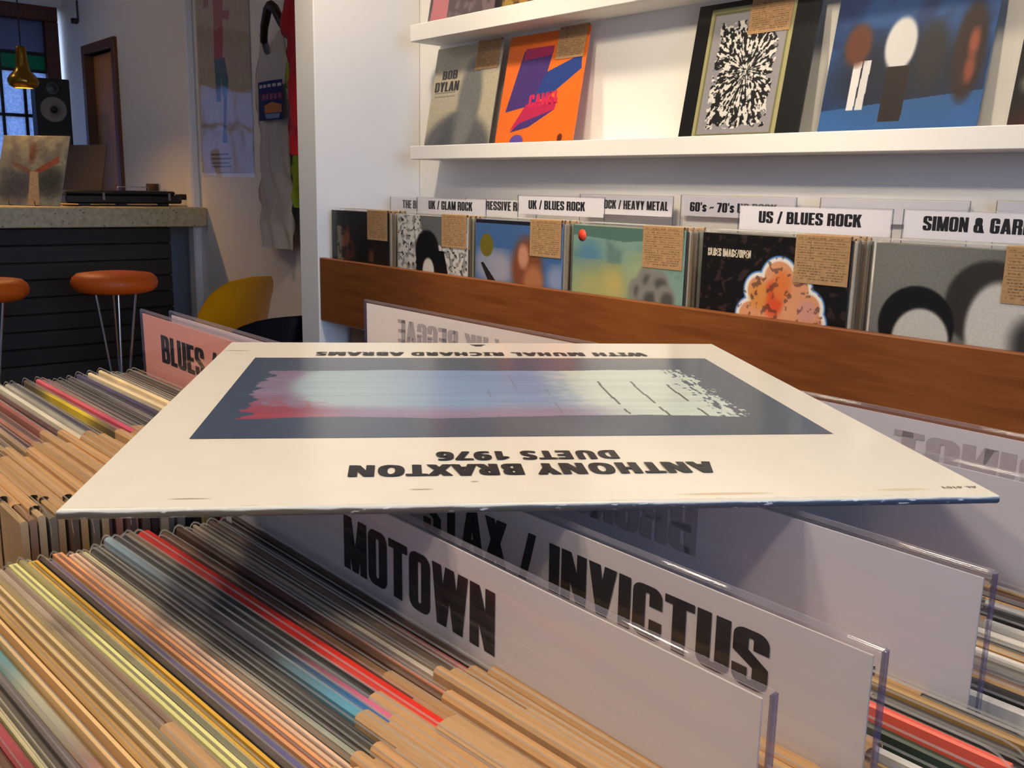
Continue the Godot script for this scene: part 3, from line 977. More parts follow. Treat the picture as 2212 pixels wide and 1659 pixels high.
func cover_dark() -> Image:
	var im := canvas(256, 120, Color(0.06, 0.05, 0.05))
	shape(im, [[0.10, 0.27], [1.0, 0.27], [1.0, 1.0], [0.10, 1.0]], Color(0.14, 0.08, 0.05))
	shape(im, [[0.10, 0.30], [0.20, 0.30], [0.22, 1.0], [0.10, 1.0]], Color(0.50, 0.47, 0.40))
	disc(im, 0.28, 0.65, 0.09, Color(0.46, 0.25, 0.14), 0.5, 1.7)
	disc(im, 0.36, 0.85, 0.1, Color(0.30, 0.14, 0.08), 0.6)
	disc(im, 0.7, 0.85, 0.06, Color(0.40, 0.24, 0.16), 0.5)
	disc(im, 0.55, 0.75, 0.12, Color(0.03, 0.03, 0.03), 0.4, 1.4)
	blend_noise(im, Color(0.04, 0.03, 0.03, 0.7), 0.03, 5, 0.2, 0.15)
	return im

func cover_mono() -> Image:
	var im := canvas(256, 120, Color(0.82, 0.81, 0.79))
	blend_noise(im, Color(0.50, 0.49, 0.48, 0.8), 0.05, 8, 0.12, 0.2)
	blend_noise(im, Color(0.12, 0.12, 0.12, 0.9), 0.07, 9, 0.36, 0.08)
	shape(im, [[0.33, 0.0], [0.66, 0.0], [0.66, 0.5], [0.40, 0.5]], Color(0.40, 0.40, 0.40))
	disc(im, 0.44, 0.62, 0.17, Color(0.03, 0.03, 0.03), 0.1)
	shape(im, [[0.28, 0.6], [0.68, 0.6], [0.74, 1.0], [0.28, 1.0]], Color(0.03, 0.03, 0.03))
	disc(im, 0.46, 0.98, 0.085, Color(0.84, 0.83, 0.80), 0.15, 1.3)
	return im

func cover_sky() -> Image:
	var im := canvas(256, 120, Color(0.27, 0.40, 0.60))
	disc(im, 0.28, 0.78, 0.2, Color(0.66, 0.64, 0.68, 0.9), 0.6, 0.7)
	disc(im, 0.12, 0.72, 0.12, Color(0.58, 0.60, 0.68, 0.9), 0.6)
	disc(im, 0.95, 0.85, 0.1, Color(0.55, 0.60, 0.72, 0.9), 0.6)
	shape(im, [[0, 0], [1, 0], [1, 0.06], [0, 0.06]], Color(0.1, 0.1, 0.14))
	disc(im, 0.14, 0.42, 0.08, Color(0.45, 0.40, 0.12), 0.1, 1.1)
	disc(im, 0.62, 0.75, 0.17, Color(0.50, 0.28, 0.17), 0.3, 1.4)
	disc(im, 0.58, 0.55, 0.06, Color(0.78, 0.55, 0.44), 0.4, 1.5)
	disc(im, 0.70, 0.95, 0.11, Color(0.68, 0.44, 0.30), 0.4, 1.2)
	shape(im, [[0.07, 0.72], [0.10, 0.70], [0.26, 1.0], [0.16, 1.0]], Color(0.14, 0.12, 0.12))
	return im

func cover_teal() -> Image:
	var im := canvas(256, 120, Color(0.50, 0.62, 0.57))
	blend_noise(im, Color(0.36, 0.48, 0.45, 0.8), 0.012, 22, 0.2, 0.3)
	shape(im, [[0, 0], [1.0, 0], [1.0, 0.10], [0.5, 0.2], [0, 0.14]], Color(0.30, 0.42, 0.38, 0.8))
	disc(im, 0.16, 0.45, 0.11, Color(0.34, 0.52, 0.62), 0.8)
	disc(im, 0.2, 0.95, 0.2, Color(0.66, 0.66, 0.44), 0.9)
	disc(im, 0.42, 0.8, 0.12, Color(0.74, 0.68, 0.40), 0.9)
	disc(im, 0.62, 0.6, 0.12, Color(0.62, 0.68, 0.52), 0.9)
	for k in [[0.62, 0.84, 0.075], [0.70, 0.70, 0.085], [0.80, 0.74, 0.09], [0.72, 0.95, 0.1], [0.86, 0.92, 0.085]]:
		disc(im, k[0], k[1], k[2], Color(0.52, 0.51, 0.48), 0.25)
		disc(im, k[0] + 0.02, k[1] + 0.03, k[2] * 0.6, Color(0.32, 0.31, 0.30), 0.5)
	return im

func cover_black() -> Image:
	var im := canvas(320, 150, Color(0.055, 0.045, 0.04))
	var lobes := [[0.43, 0.66, 0.10], [0.56, 0.50, 0.12], [0.68, 0.62, 0.10], [0.76, 0.82, 0.10], [0.56, 0.85, 0.2], [0.38, 0.98, 0.1], [0.78, 1.0, 0.1]]
	for k in lobes:
		disc(im, k[0], k[1], k[2] + 0.010, Color(0.35, 0.55, 0.8), 0.04)
	for k in lobes:
		disc(im, k[0], k[1], k[2], Color(0.92, 0.90, 0.86), 0.03)
	for k in lobes:
		disc(im, k[0], k[1], k[2] - 0.022, Color(0.86, 0.60, 0.44), 0.05)
	disc(im, 0.53, 0.75, 0.07, Color(0.85, 0.33, 0.18), 0.3, 1.5)
	disc(im, 0.43, 0.72, 0.06, Color(0.84, 0.56, 0.28), 0.4, 1.4)
	disc(im, 0.58, 0.58, 0.06, Color(0.86, 0.48, 0.24), 0.4, 1.4)
	disc(im, 0.76, 0.86, 0.06, Color(0.80, 0.58, 0.52), 0.4)
	blend_noise(im, Color(0.30, 0.20, 0.20, 0.6), 0.04, 33, 0.28, 0.08)
	return im

func cover_grey() -> Image:
	var im := canvas(320, 150, Color(0.40, 0.40, 0.38))
	disc(im, 0.2, 0.25, 0.4, Color(0.50, 0.50, 0.47), 0.9)
	disc(im, 0.60, 0.56, 0.21, Color(0.20, 0.19, 0.18), 0.08)
	disc(im, 0.65, 0.80, 0.15, Color(0.80, 0.79, 0.76), 0.12, 1.5)
	disc(im, 0.25, 0.86, 0.20, Color(0.07, 0.07, 0.07), 0.05)
	disc(im, 0.28, 1.02, 0.15, Color(0.78, 0.77, 0.74), 0.08, 1.1)
	disc(im, 0.82, 0.9, 0.1, Color(0.22, 0.22, 0.22), 0.5, 1.2)
	grain(im, 0.05, 0.2, 41)
	return im

# ------------------------------------------------------------------ display ledges
func build_ledges() -> void:
	var paint := mat(Color(0.93, 0.92, 0.90), 0.6)
	for k in [["lower white picture ledge carrying the orange sleeve", 0.1215, 0.082], ["upper white picture ledge near the ceiling with cropped sleeves", 0.4715, 0.424]]:
		var o := thing("picture_ledge", k[0], "shelf", v(0.0, k[2], -1.74))
		var hgt: float = k[1] - k[2]
		box_part("lip", Vector3(-2.485, 0.0, 0.042), Vector3(2.6, hgt, 0.056), paint, o, 0.0015)
		box_part("shelf_board", Vector3(-2.485, 0.0, WALL_Z + 1.7405), Vector3(2.6, 0.018, 0.042), paint, o)
	var y := 0.100
	var L := -10.5
	var zb := -1.716
	var r := shown_record("displayed_record", "beige sleeve with grey figure-like shape on the lower ledge by the partition", v(-2.305, y, zb), L, cover_beige(), Color(0.6, 0.57, 0.5), 0.095)
	var words := mat(Color(0.16, 0.15, 0.17), 0.5)
	var a := place(block_lettering("BOB", 0.075, 0.026), "lettering", words, r)
	a.position = Vector3(-0.075, 0.232, 0.0022)
	var b := place(block_lettering("DYLAN", 0.12, 0.029), "lettering", words, r)
	b.position = Vector3(-0.083, 0.198, 0.0022)
	r = shown_record("displayed_record", "bright orange sleeve with slanted purple shape on the lower ledge", v(-1.962, y, zb), L, cover_orange(), Color(0.85, 0.40, 0.1), 0.095)
	var c := place(block_lettering("CAMEL", 0.115, 0.034), "lettering", mat(Color(0.80, 0.12, 0.30), 0.5), r)
	c.position = Vector3(0.02, 0.136, 0.0022)
	c.rotation.z = 0.06
	shown_record("displayed_record", "black sleeve with cream framed grey abstract picture on the lower ledge", v(-1.302, y, zb), L, cover_framed(), Color(0.05, 0.05, 0.05), 0.04)
	shown_record("displayed_record", "blue sleeve with white and dark upright shapes on the lower ledge", v(-0.945, y, zb), L, cover_blue(), Color(0.2, 0.35, 0.5), -1.0)
	shown_record("displayed_record", "very dark sleeve with pale corner shape beside the blue sleeve", v(-0.580, y, zb), L, cover_last(), Color(0.06, 0.05, 0.05), -1.0)
	var y2 := 0.442
	shown_record("displayed_record", "pink and dark purple sleeve on the upper ledge above the beige sleeve", v(-2.292, y2, zb), L, cover_pink(), Color(0.4, 0.3, 0.33), -1.0)
	shown_record("displayed_record", "yellow and brown sleeve on the upper ledge above the orange sleeve", v(-1.945, y2, zb), L, cover_yellow(), Color(0.6, 0.5, 0.25), -1.0)

func cover_beige() -> Image:
	var im := canvas(192, 192, Color(0.70, 0.66, 0.56))
	dab(im, 0.5, 1.05, 0.55, 0.42, Color(0.34, 0.34, 0.34), 0.15)
	dab(im, 0.62, 0.5, 0.17, 0.36, Color(0.42, 0.42, 0.41), 0.25)
	dab(im, 0.55, 0.75, 0.14, 0.2, Color(0.45, 0.45, 0.44), 0.4)
	dab(im, 0.3, 0.95, 0.1, 0.3, Color(0.27, 0.28, 0.30), 0.7, 0.4)
	shape(im, [[0.06, 0.42], [0.38, 0.42], [0.38, 0.43], [0.06, 0.43]], Color(0.5, 0.47, 0.42))
	shape(im, [[0.06, 0.46], [0.38, 0.46], [0.38, 0.47], [0.06, 0.47]], Color(0.5, 0.47, 0.42))
	grain(im, 0.06, 0.15, 51)
	return im

func cover_orange() -> Image:
	var im := canvas(256, 256, Color(0.90, 0.42, 0.09))
	var purple := Color(0.27, 0.17, 0.45)
	shape(im, [[0.22, 0.14], [0.60, 0.14], [0.50, 0.60], [0.08, 0.66]], purple)
	shape(im, [[0.55, 0.34], [0.95, 0.22], [0.97, 0.34], [0.60, 0.56], [0.42, 0.58]], Color(0.14, 0.24, 0.52))
	shape(im, [[0.24, 0.12], [0.60, 0.12], [0.58, 0.20], [0.22, 0.22]], Color(0.62, 0.12, 0.35))
	shape(im, [[0.35, 0.60], [0.74, 0.56], [0.72, 0.66], [0.18, 0.82]], Color(0.72, 0.12, 0.3))
	shape(im, [[0.72, 0.66], [0.42, 0.80], [0.18, 0.84], [0.30, 0.76]], purple)
	dab(im, 0.29, 0.92, 0.09, 0.06, Color(0.35, 0.28, 0.6), 0.1)
	dab(im, 0.84, 0.9, 0.03, 0.035, Color(0.35, 0.12, 0.05), 0.2)
	return im

func cover_framed() -> Image:
	var im := canvas(256, 256, Color(0.04, 0.04, 0.04))
	shape(im, [[0.12, 0.04], [0.82, 0.04], [0.82, 0.96], [0.12, 0.96]], Color(0.62, 0.60, 0.42))
	shape(im, [[0.15, 0.07], [0.79, 0.07], [0.79, 0.93], [0.15, 0.93]], Color(0.45, 0.44, 0.30))
	shape(im, [[0.165, 0.085], [0.775, 0.085], [0.775, 0.915], [0.165, 0.915]], Color(0.55, 0.54, 0.55))
	# loose black and white streaks running out from a knot
	var n := noise(1.0, 61, 3)
	var n2 := noise(0.09, 62, 3)
	for y in range(36, 226):
		for x in range(56, 186):
			var e := mini(mini(x - 56, 185 - x), mini(y - 36, 225 - y))
			if n2.get_noise_2d(x * 0.6, y * 0.6) * 24.0 + e > 4.0:
				var d := Vector2(x - 128, (y - 125) * 0.8)
				var k := n.get_noise_2d(d.angle() * 7.0, d.length() * 0.035) + 0.8 * n2.get_noise_2d(x, y)
				im.set_pixel(x, y, Color(0.82, 0.81, 0.78) if k > 0.05 else Color(0.1, 0.1, 0.1))
	return im

func cover_blue() -> Image:
	var im := canvas(256, 256, Color(0.15, 0.30, 0.50))
	blend_noise(im, Color(0.10, 0.18, 0.34, 0.8), 0.012, 71, 0.05, 0.3)
	dab(im, 0.5, 0.62, 0.5, 0.25, Color(0.08, 0.10, 0.16, 0.9), 0.5)
	shape(im, [[0, 0.8], [1, 0.72], [1, 1], [0, 1]], Color(0.18, 0.38, 0.60, 0.8))
	shape(im, [[0.17, 0.50], [0.23, 0.50], [0.22, 0.80], [0.17, 0.80]], Color(0.82, 0.81, 0.80))
	shape(im, [[0.24, 0.50], [0.29, 0.50], [0.28, 0.80], [0.23, 0.80]], Color(0.78, 0.77, 0.76))
	dab(im, 0.18, 0.40, 0.09, 0.13, Color(0.36, 0.20, 0.14), 0.3)
	dab(im, 0.46, 0.42, 0.10, 0.16, Color(0.78, 0.77, 0.76), 0.15)
	shape(im, [[0.40, 0.55], [0.55, 0.55], [0.54, 0.88], [0.40, 0.88]], Color(0.13, 0.09, 0.09))
	dab(im, 0.66, 0.5, 0.09, 0.2, Color(0.14, 0.14, 0.16), 0.4)
	dab(im, 0.88, 0.5, 0.09, 0.28, Color(0.17, 0.11, 0.10), 0.2)
	dab(im, 0.9, 0.45, 0.03, 0.08, Color(0.55, 0.28, 0.2), 0.6)
	dab(im, 0.9, 0.6, 0.03, 0.08, Color(0.5, 0.25, 0.18), 0.6)
	return im

func cover_last() -> Image:
	var im := canvas(128, 128, Color(0.06, 0.05, 0.05))
	dab(im, 0.35, 0.7, 0.3, 0.12, Color(0.75, 0.74, 0.66), 0.2)
	dab(im, 0.5, 0.95, 0.5, 0.15, Color(0.3, 0.1, 0.07), 0.6)
	return im

func cover_pink() -> Image:
	var im := canvas(128, 128, Color(0.30, 0.24, 0.27))
	blend_noise(im, Color(0.45, 0.38, 0.38, 0.9), 0.05, 81, 0.1, 0.2)
	shape(im, [[0.05, 0.3], [0.32, 0.3], [0.3, 1.0], [0.04, 1.0]], Color(0.72, 0.42, 0.45))
	return im

func cover_yellow() -> Image:
	var im := canvas(128, 128, Color(0.62, 0.50, 0.22))
	blend_noise(im, Color(0.3, 0.2, 0.1, 0.9), 0.05, 85, 0.15, 0.2)
	return im

# ------------------------------------------------------------------ the bar
func build_bar() -> void:
	var stone := StandardMaterial3D.new()
	var im := canvas(256, 256, Color(0.74, 0.68, 0.52))
	grain(im, 0.10, 0.05, 91)
	var r := RandomNumberGenerator.new()
	r.seed = 92
	for i in 150:
		var s := r.randf_range(0.003, 0.009)
		dab(im, r.randf(), r.randf(), s, s * r.randf_range(0.5, 1.2), Color(0.3, 0.24, 0.15, r.randf_range(0.4, 0.9)), 0.4)
	stone = tex_mat(im, 0.45)
	stone.uv1_triplanar = true
	stone.uv1_world_triplanar = true
	stone.uv1_scale = Vector3(2.5, 2.5, 2.5)
	var o := thing("bar_counter", "bar counter with thick speckled cream top and dark horizontal planks", "bar counter", Vector3(-4.65, 0, -0.6))
	box_part("counter_top", Vector3(-0.5, CH - 0.200, -1.198), Vector3(0.33, CH - 0.114, 1.5), stone, o, 0.004)
	box_part("core", Vector3(-0.2, 0, -1.05), Vector3(0.22, CH - 0.2, 1.45), mat(Color(0.05, 0.045, 0.04), 0.8), o)
	var tones := []
	for k in 4:
		var g := 0.0 + k * 0.016
		tones.append(mat(Color(0.17 + g, 0.135 + g, 0.11 + g), 0.7))
	var y := CH - 0.205
	var n := 0
	while y > 0.08:
		box_part("plank", Vector3(0.222, y - 0.0715, -1.055), Vector3(0.242, y - 0.001, 1.45), tones[rng.randi() % 4], o, 0.004)
		y -= 0.0735
		n += 1
	# stools
	for k in [[Vector3(-3.88, 0, -1.225), 20.0, "orange padded bar stool in full beside the pale divider, by the counter's wall end"], [Vector3(-3.82, 0, -0.735), 50.0, "orange padded bar stool farther along the counter from the wall"]]:
		bar_stool(k[0], k[1], k[2])
	# sleeve on a little easel
	var rec := shown_record("displayed_record", "pale green sleeve with rust V shape propped on the bar counter", v(-4.50, -0.1125, -1.075), 0.0, cover_counter(), Color(0.6, 0.58, 0.5), -1.0)
	rec.rotation_degrees = Vector3(-20.0, 41.0, 0.0)
	var e := thing("wire_easel", "thin bronze wire stand holding the pale green sleeve on the counter", "stand", v(-4.50, -0.1135, -1.075))
	e.rotation_degrees.y = 41.0
	for s in [-1, 1]:
		var st := begin()
		tube(st, [Vector3(s * 0.06, 0.022, 0.03), Vector3(s * 0.06, 0.0025, 0.028), Vector3(s * 0.06, 0.0025, -0.09), Vector3(s * 0.05, 0.15, -0.055)], 0.002, 6)
		done(st, "wire_leg", mat(Color(0.35, 0.26, 0.14), 0.35, 0.8), e)
	var st2 := begin()
	tube(st2, [Vector3(-0.06, 0.0025, -0.06), Vector3(0.06, 0.0025, -0.06)], 0.002, 6)
	done(st2, "wire_bar", mat(Color(0.35, 0.26, 0.14), 0.35, 0.8), e)
	# dark sleeve leaning behind, seen from the back
	var bk := thing("leaning_sleeve", "plain dark grey sleeve leaning behind the black turntable case", "record", v(-4.925, -0.1125, -1.415), "")
	bk.rotation_degrees = Vector3(-12, 18, 0)
	box_part("jacket", Vector3(-0.155, 0, -0.002), Vector3(0.155, 0.285, 0.002), mat(Color(0.16, 0.14, 0.14), 0.6), bk, 0.0008)
	turntable_case()
	# jar with a dark lid by the wall
	var j := thing("jar", "small clear jar with a brown cork lid behind the black case", "jar", v(-4.83, -0.1135, -1.735))
	var sj := begin()
	lathe(sj, [Vector2(0, 0), Vector2(0.03, 0), Vector2(0.032, 0.01), Vector2(0.032, 0.06), Vector2(0.026, 0.07)], 20)
	done(sj, "glass_body", pane(Color(0.8, 0.85, 0.9), 0.3), j)
	var sl := begin()
	lathe(sl, [Vector2(0, 0.066), Vector2(0.027, 0.066), Vector2(0.03, 0.07), Vector2(0.03, 0.098), Vector2(0.027, 0.102), Vector2(0, 0.102)], 20)
	done(sl, "lid", mat(Color(0.26, 0.18, 0.10), 0.6), j)
	# little things at the edge of the picture
	var cup := thing("paper_tub", "small white tub at the record's foot on the counter", "tub", v(-4.52, -0.1135, -0.925))
	var sc := begin()
	lathe(sc, [Vector2(0, 0), Vector2(0.022, 0), Vector2(0.026, 0.03), Vector2(0.028, 0.03), Vector2(0.028, 0.034), Vector2(0, 0.034)], 18)
	done(sc, "body", mat(Color(0.7, 0.74, 0.8), 0.5), cup)
	pendant()
	speaker_on_stand()
	var br := thing("wall_bracket", "small dark metal bracket on the wall above the window corner", "bracket", v(-6.05, 0.94, WALL_Z))
	box_part("plate", Vector3(-0.012, -0.05, 0), Vector3(0.012, 0.07, 0.006), mat(Color(0.2, 0.2, 0.16), 0.5), br, 0.002)
	box_part("hook", Vector3(-0.012, -0.06, 0.006), Vector3(0.012, -0.03, 0.04), mat(Color(0.14, 0.12, 0.1), 0.5), br, 0.003)

func cover_counter() -> Image:
	var im := canvas(192, 192, Color(0.60, 0.60, 0.52))
	blend_noise(im, Color(0.45, 0.45, 0.43, 0.8), 0.02, 101, 0.05, 0.25)
	dab(im, 0.3, 0.72, 0.24, 0.2, Color(0.36, 0.36, 0.36), 0.6)
	dab(im, 0.8, 0.65, 0.2, 0.2, Color(0.28, 0.30, 0.26), 0.6)
	shape(im, [[0.18, 0.36], [0.5, 0.50], [0.52, 0.58], [0.22, 0.44]], Color(0.55, 0.40, 0.32))
	shape(im, [[0.88, 0.28], [0.55, 0.50], [0.56, 0.58], [0.90, 0.38]], Color(0.62, 0.34, 0.24))
	dab(im, 0.48, 0.25, 0.05, 0.15, Color(0.45, 0.32, 0.26), 0.6)
	shape(im, [[0.48, 0.52], [0.6, 0.52], [0.7, 1.0], [0.52, 1.0]], Color(0.78, 0.66, 0.50))
	grain(im, 0.08, 0.08, 103)
	return im

func turntable_case() -> void:
	var o := thing("turntable_case", "long black record player case with metal latches on the counter", "turntable", v(-4.60, -0.1135, -1.495))
	o.rotation_degrees.y = 0.0
	var black := mat(Color(0.015, 0.015, 0.02), 0.45)
	box_part("case_body", Vector3(-0.15, 0.012, -0.250), Vector3(0.12, 0.050, 0.265), black, o, 0.006)
	box_part("lid", Vector3(-0.15, 0.0505, -0.220), Vector3(0.12, 0.068, 0.265), black, o, 0.006)
	box_part("side_knob", Vector3(0.03, 0.03, -0.288), Vector3(0.09, 0.056, -0.250), black, o, 0.004)
	for z in [-0.17, 0.02, 0.18]:
		box_part("foot", Vector3(0.07, 0, z - 0.02), Vector3(0.11, 0.012, z + 0.02), black, o)
	for z in [-0.19, 0.105]:
		box_part("latch", Vector3(0.12, 0.026, z - 0.006), Vector3(0.125, 0.06, z + 0.006), mat(Color(0.6, 0.6, 0.62), 0.3, 0.9), o, 0.002)
	var st := begin()
	tube(st, [Vector3(0.1, 0.06, -0.1), Vector3(0.105, 0.083, -0.1), Vector3(0.105, 0.086, -0.097), Vector3(0.105, 0.086, 0.035), Vector3(0.105, 0.083, 0.038), Vector3(0.1, 0.06, 0.038)], 0.0022, 8)
	done(st, "handle", mat(Color(0.65, 0.65, 0.66), 0.3, 0.9), o)

func pendant() -> void:
	var o := thing("pendant_lamp", "brass pendant lamp hanging over the bar counter", "lamp", v(-4.66, 0.385, -1.14))
	var brass := mat(Color(0.55, 0.42, 0.16), 0.28, 0.9)
	var st := begin()
	lathe(st, [Vector2(0.040, 0.0), Vector2(0.056, 0.008), Vector2(0.063, 0.024), Vector2(0.062, 0.036), Vector2(0.05, 0.055), Vector2(0.034, 0.070), Vector2(0.027, 0.090), Vector2(0.023, 0.13), Vector2(0.021, 0.165), Vector2(0.018, 0.172), Vector2(0.008, 0.176)], 32)
	lathe(st, [Vector2(0.038, 0.002), Vector2(0.054, 0.010), Vector2(0.060, 0.026), Vector2(0.047, 0.054), Vector2(0.02, 0.075), Vector2(0.0, 0.078)], 32)
	done(st, "shade", brass, o)
	var s2 := begin()
	tube(s2, [Vector3(0, 0.17, 0), Vector3(0, 2.6 - CH - 0.385, 0)], 0.003, 8)
	done(s2, "cord", mat(Color(0.04, 0.04, 0.04), 0.6), o)
	var s3 := begin()
	lathe(s3, [Vector2(0, 0.012), Vector2(0.014, 0.016), Vector2(0.02, 0.03), Vector2(0.014, 0.046), Vector2(0, 0.052)], 20)
	var glow := StandardMaterial3D.new()
	glow.albedo_color = Color(1, 0.9, 0.7)
	glow.emission_enabled = true
	glow.emission = Color(1.0, 0.78, 0.45)
	glow.emission_energy_multiplier = 3.0
	done(s3, "bulb", glow, o)
	var l := OmniLight3D.new()
	l.name = "pendant_light"
	l.light_color = Color(1.0, 0.76, 0.46)
	l.light_energy = 0.5
	l.light_size = 0.02
	l.omni_range = 8.0
	l.omni_attenuation = 2.0
	l.shadow_enabled = true
	l.position = v(-4.66, 0.385 + 0.03, -1.14)
	add_child(l)

func speaker_on_stand() -> void:
	var o := thing("loudspeaker", "black bookshelf loudspeaker with pale woofer cone before the window", "loudspeaker", v(-5.62, 0.14, -1.515))
	o.rotation_degrees.y = 82.0
	var black := mat(Color(0.022, 0.016, 0.016), 0.7)
	box_part("cabinet", Vector3(-0.085, 0, -0.2), Vector3(0.085, 0.385, 0), black, o, 0.004)
	var face := Transform3D(Basis(Vector3.RIGHT, PI / 2), Vector3(0, 0.225, 0.001))
	var st := begin()
	lathe(st, [Vector2(0.066, 0), Vector2(0.064, 0.006), Vector2(0.058, 0.004), Vector2(0.02, -0.001), Vector2(0.019, 0.004), Vector2(0.0, 0.008)], 28, face)
	done(st, "woofer", mat(Color(0.42, 0.40, 0.38), 0.6), o)
	var st1 := begin()
	lathe(st1, [Vector2(0.0195, 0.003), Vector2(0.017, 0.009), Vector2(0.0, 0.013)], 20, face)
	done(st1, "dust_cap", mat(Color(0.03, 0.03, 0.03), 0.5), o)
	var f2 := Transform3D(Basis(Vector3.RIGHT, PI / 2), Vector3(0, 0.335, 0.001))
	var st2 := begin()
	lathe(st2, [Vector2(0.03, 0), Vector2(0.030, 0.003), Vector2(0.027, 0.003), Vector2(0.026, 0.001)], 24, f2)
	done(st2, "tweeter_ring", mat(Color(0.3, 0.29, 0.28), 0.4), o)
	var st3 := begin()
	lathe(st3, [Vector2(0.026, 0.001), Vector2(0.012, 0.003), Vector2(0, 0.006)], 24, f2)
	done(st3, "tweeter_dome", mat(Color(0.02, 0.02, 0.02), 0.4), o)
	var s := thing("speaker_stand", "black pole stand under the loudspeaker behind the counter", "stand", Vector3(-5.70, 0, -1.53))
	box_part("base", Vector3(-0.13, 0, -0.13), Vector3(0.13, 0.02, 0.13), black, s, 0.003)
	var st4 := begin()
	tube(st4, [Vector3(0, 0.02, 0), Vector3(0, CH + 0.125, 0)], 0.025, 14)
	done(st4, "pole", black, s)
	box_part("top_plate", Vector3(-0.09, CH + 0.125, -0.08), Vector3(0.09, CH + 0.1395, 0.08), black, s, 0.002)

func bar_stool(at: Vector3, turn: float, label: String) -> void:
	var o := thing("bar_stool", label, "stool", at, "orange bar stools at the counter")
	o.rotation_degrees.y = turn
	var sh := 0.738
	var st := begin()
	lathe(st, [Vector2(0, sh), Vector2(0.12, sh), Vector2(0.142, sh + 0.006), Vector2(0.158, sh + 0.022), Vector2(0.162, sh + 0.04), Vector2(0.156, sh + 0.058), Vector2(0.14, sh + 0.072), Vector2(0.09, sh + 0.078), Vector2(0, sh + 0.08)], 40)
	done(st, "seat", mat(Color(0.92, 0.40, 0.05), 0.5), o)
	var chrome := mat(Color(0.75, 0.76, 0.78), 0.15, 1.0)
	for k in 4:
		var a := TAU * (k + 0.5) / 4
		var d := Vector3(cos(a), 0, sin(a))
		var s := begin()
		tube(s, [d * 0.075 + Vector3(0, sh, 0), d * 0.028 + Vector3(0, 0.36, 0), d * 0.024 + Vector3(0, 0.30, 0), d * 0.06 + Vector3(0, 0.2, 0), d * 0.19 + Vector3(0, 0.004, 0)], 0.0055, 8)
		done(s, "leg", chrome, o)
	var s2 := begin()
	var ring := []
	for k in 25:
		var a := TAU * k / 24
		ring.append(Vector3(cos(a) * 0.032, 0.32, sin(a) * 0.032))
	tube(s2, ring, 0.005, 8)
	done(s2, "collar", chrome, o)

# ------------------------------------------------------------------ poster, shirts, shell chairs
func build_clothes_and_chairs() -> void:
	# poster in a clear bag
	var im := canvas(192, 256, Color(0.72, 0.64, 0.52))
	grain(im, 0.04, 0.06, 111)
	var red := Color(0.66, 0.24, 0.16)
	shape(im, [[0.36, 0.0], [0.6, 0.0], [0.52, 0.18], [0.53, 0.30], [0.5, 0.40], [0.34, 0.40], [0.36, 0.18]], red)
	shape(im, [[0.52, 0.16], [0.66, 0.17], [0.64, 0.22], [0.52, 0.20]], red)
	shape(im, [[0.2, 0.02], [0.3, 0.02], [0.26, 0.12], [0.16, 0.12]], Color(0.6, 0.36, 0.26))
	shape(im, [[0.34, 0.40], [0.54, 0.40], [0.60, 0.52], [0.56, 0.60], [0.48, 0.60], [0.46, 0.50], [0.44, 0.62], [0.36, 0.62]], Color(0.14, 0.28, 0.36))
	shape(im, [[0.50, 0.60], [0.56, 0.60], [0.52, 0.76], [0.54, 0.84], [0.44, 0.84], [0.48, 0.74]], Color(0.10, 0.12, 0.2))
	for k in 4:
		shape(im, [[0.2, 0.90 + k * 0.022], [0.55 + 0.05 * (k % 2), 0.90 + k * 0.022], [0.55 + 0.05 * (k % 2), 0.908 + k * 0.022], [0.2, 0.908 + k * 0.022]], Color(0.3, 0.24, 0.16))
	var o := thing("poster", "tan poster of a red and blue figure in a clear bag", "poster", v(-4.08, 0.045, WALL_Z + 0.004))
	var st := begin()
	quad(st, Vector3(-0.27, 0.80, 0.001), Vector3(0.27, 0.80, 0.001), Vector3(0.27, 0, 0.001), Vector3(-0.27, 0, 0.001))
	bx(st, Vector3(-0.27, 0, 0), Vector3(0.27, 0.80, 0.0008))
	done(st, "sheet", tex_mat(im, 0.6), o)
	# the bag is wavy: a rippled clear film
	var st2 := begin()
	st2.set_smooth_group(1)
	var n := noise(3.0, 5, 3)
	var W := 12; var H := 24
	for iy in H:
		for ix in W:
			var q := []
			for k in [[0, 1], [1, 1], [1, 0], [0, 0]]:
				var fx: float = -0.29 + 0.58 * (ix + k[0]) / W
				var fy: float = -0.02 + 0.84 * (iy + k[1]) / H
				q.append(Vector3(fx, fy, 0.006 + 0.0016 * n.get_noise_2d(fx * 4.0, fy * 4.0)))
			quad(st2, q[0], q[1], q[2], q[3])
	done(st2, "clear_bag", pane(Color(0.9, 0.93, 1.0), 0.08, 0.06), o)
	# shirts
	shirt("hanging_shirt", "grey t-shirt with blue and orange print hanging by the poster", v(-3.52, -0.25, WALL_Z + 0.05), Color(0.74, 0.72, 0.70), true, 0.15, 0.82)
	shirt("hanging_shirt", "red t-shirt hanging next to the white partition", v(-2.99, 0.10, WALL_Z + 0.17), Color(0.72, 0.06, 0.12), false, 0.20, 0.62)
	shirt("hanging_shirt", "lime green t-shirt hanging below the red one", v(-3.165, -0.085, WALL_Z + 0.07), Color(0.62, 0.72, 0.12), false, 0.20, 0.66)
	shell_chair("shell_chair", "yellow moulded plastic shell chair against the white wall", Vector3(-3.515, 0, -1.39), -60.0, Color(0.93, 0.62, 0.03))
	tub_chair("tub_chair", "dark navy plastic tub chair beside the partition", Vector3(-2.975, 0, -1.47), -88.0, Color(0.03, 0.035, 0.09))

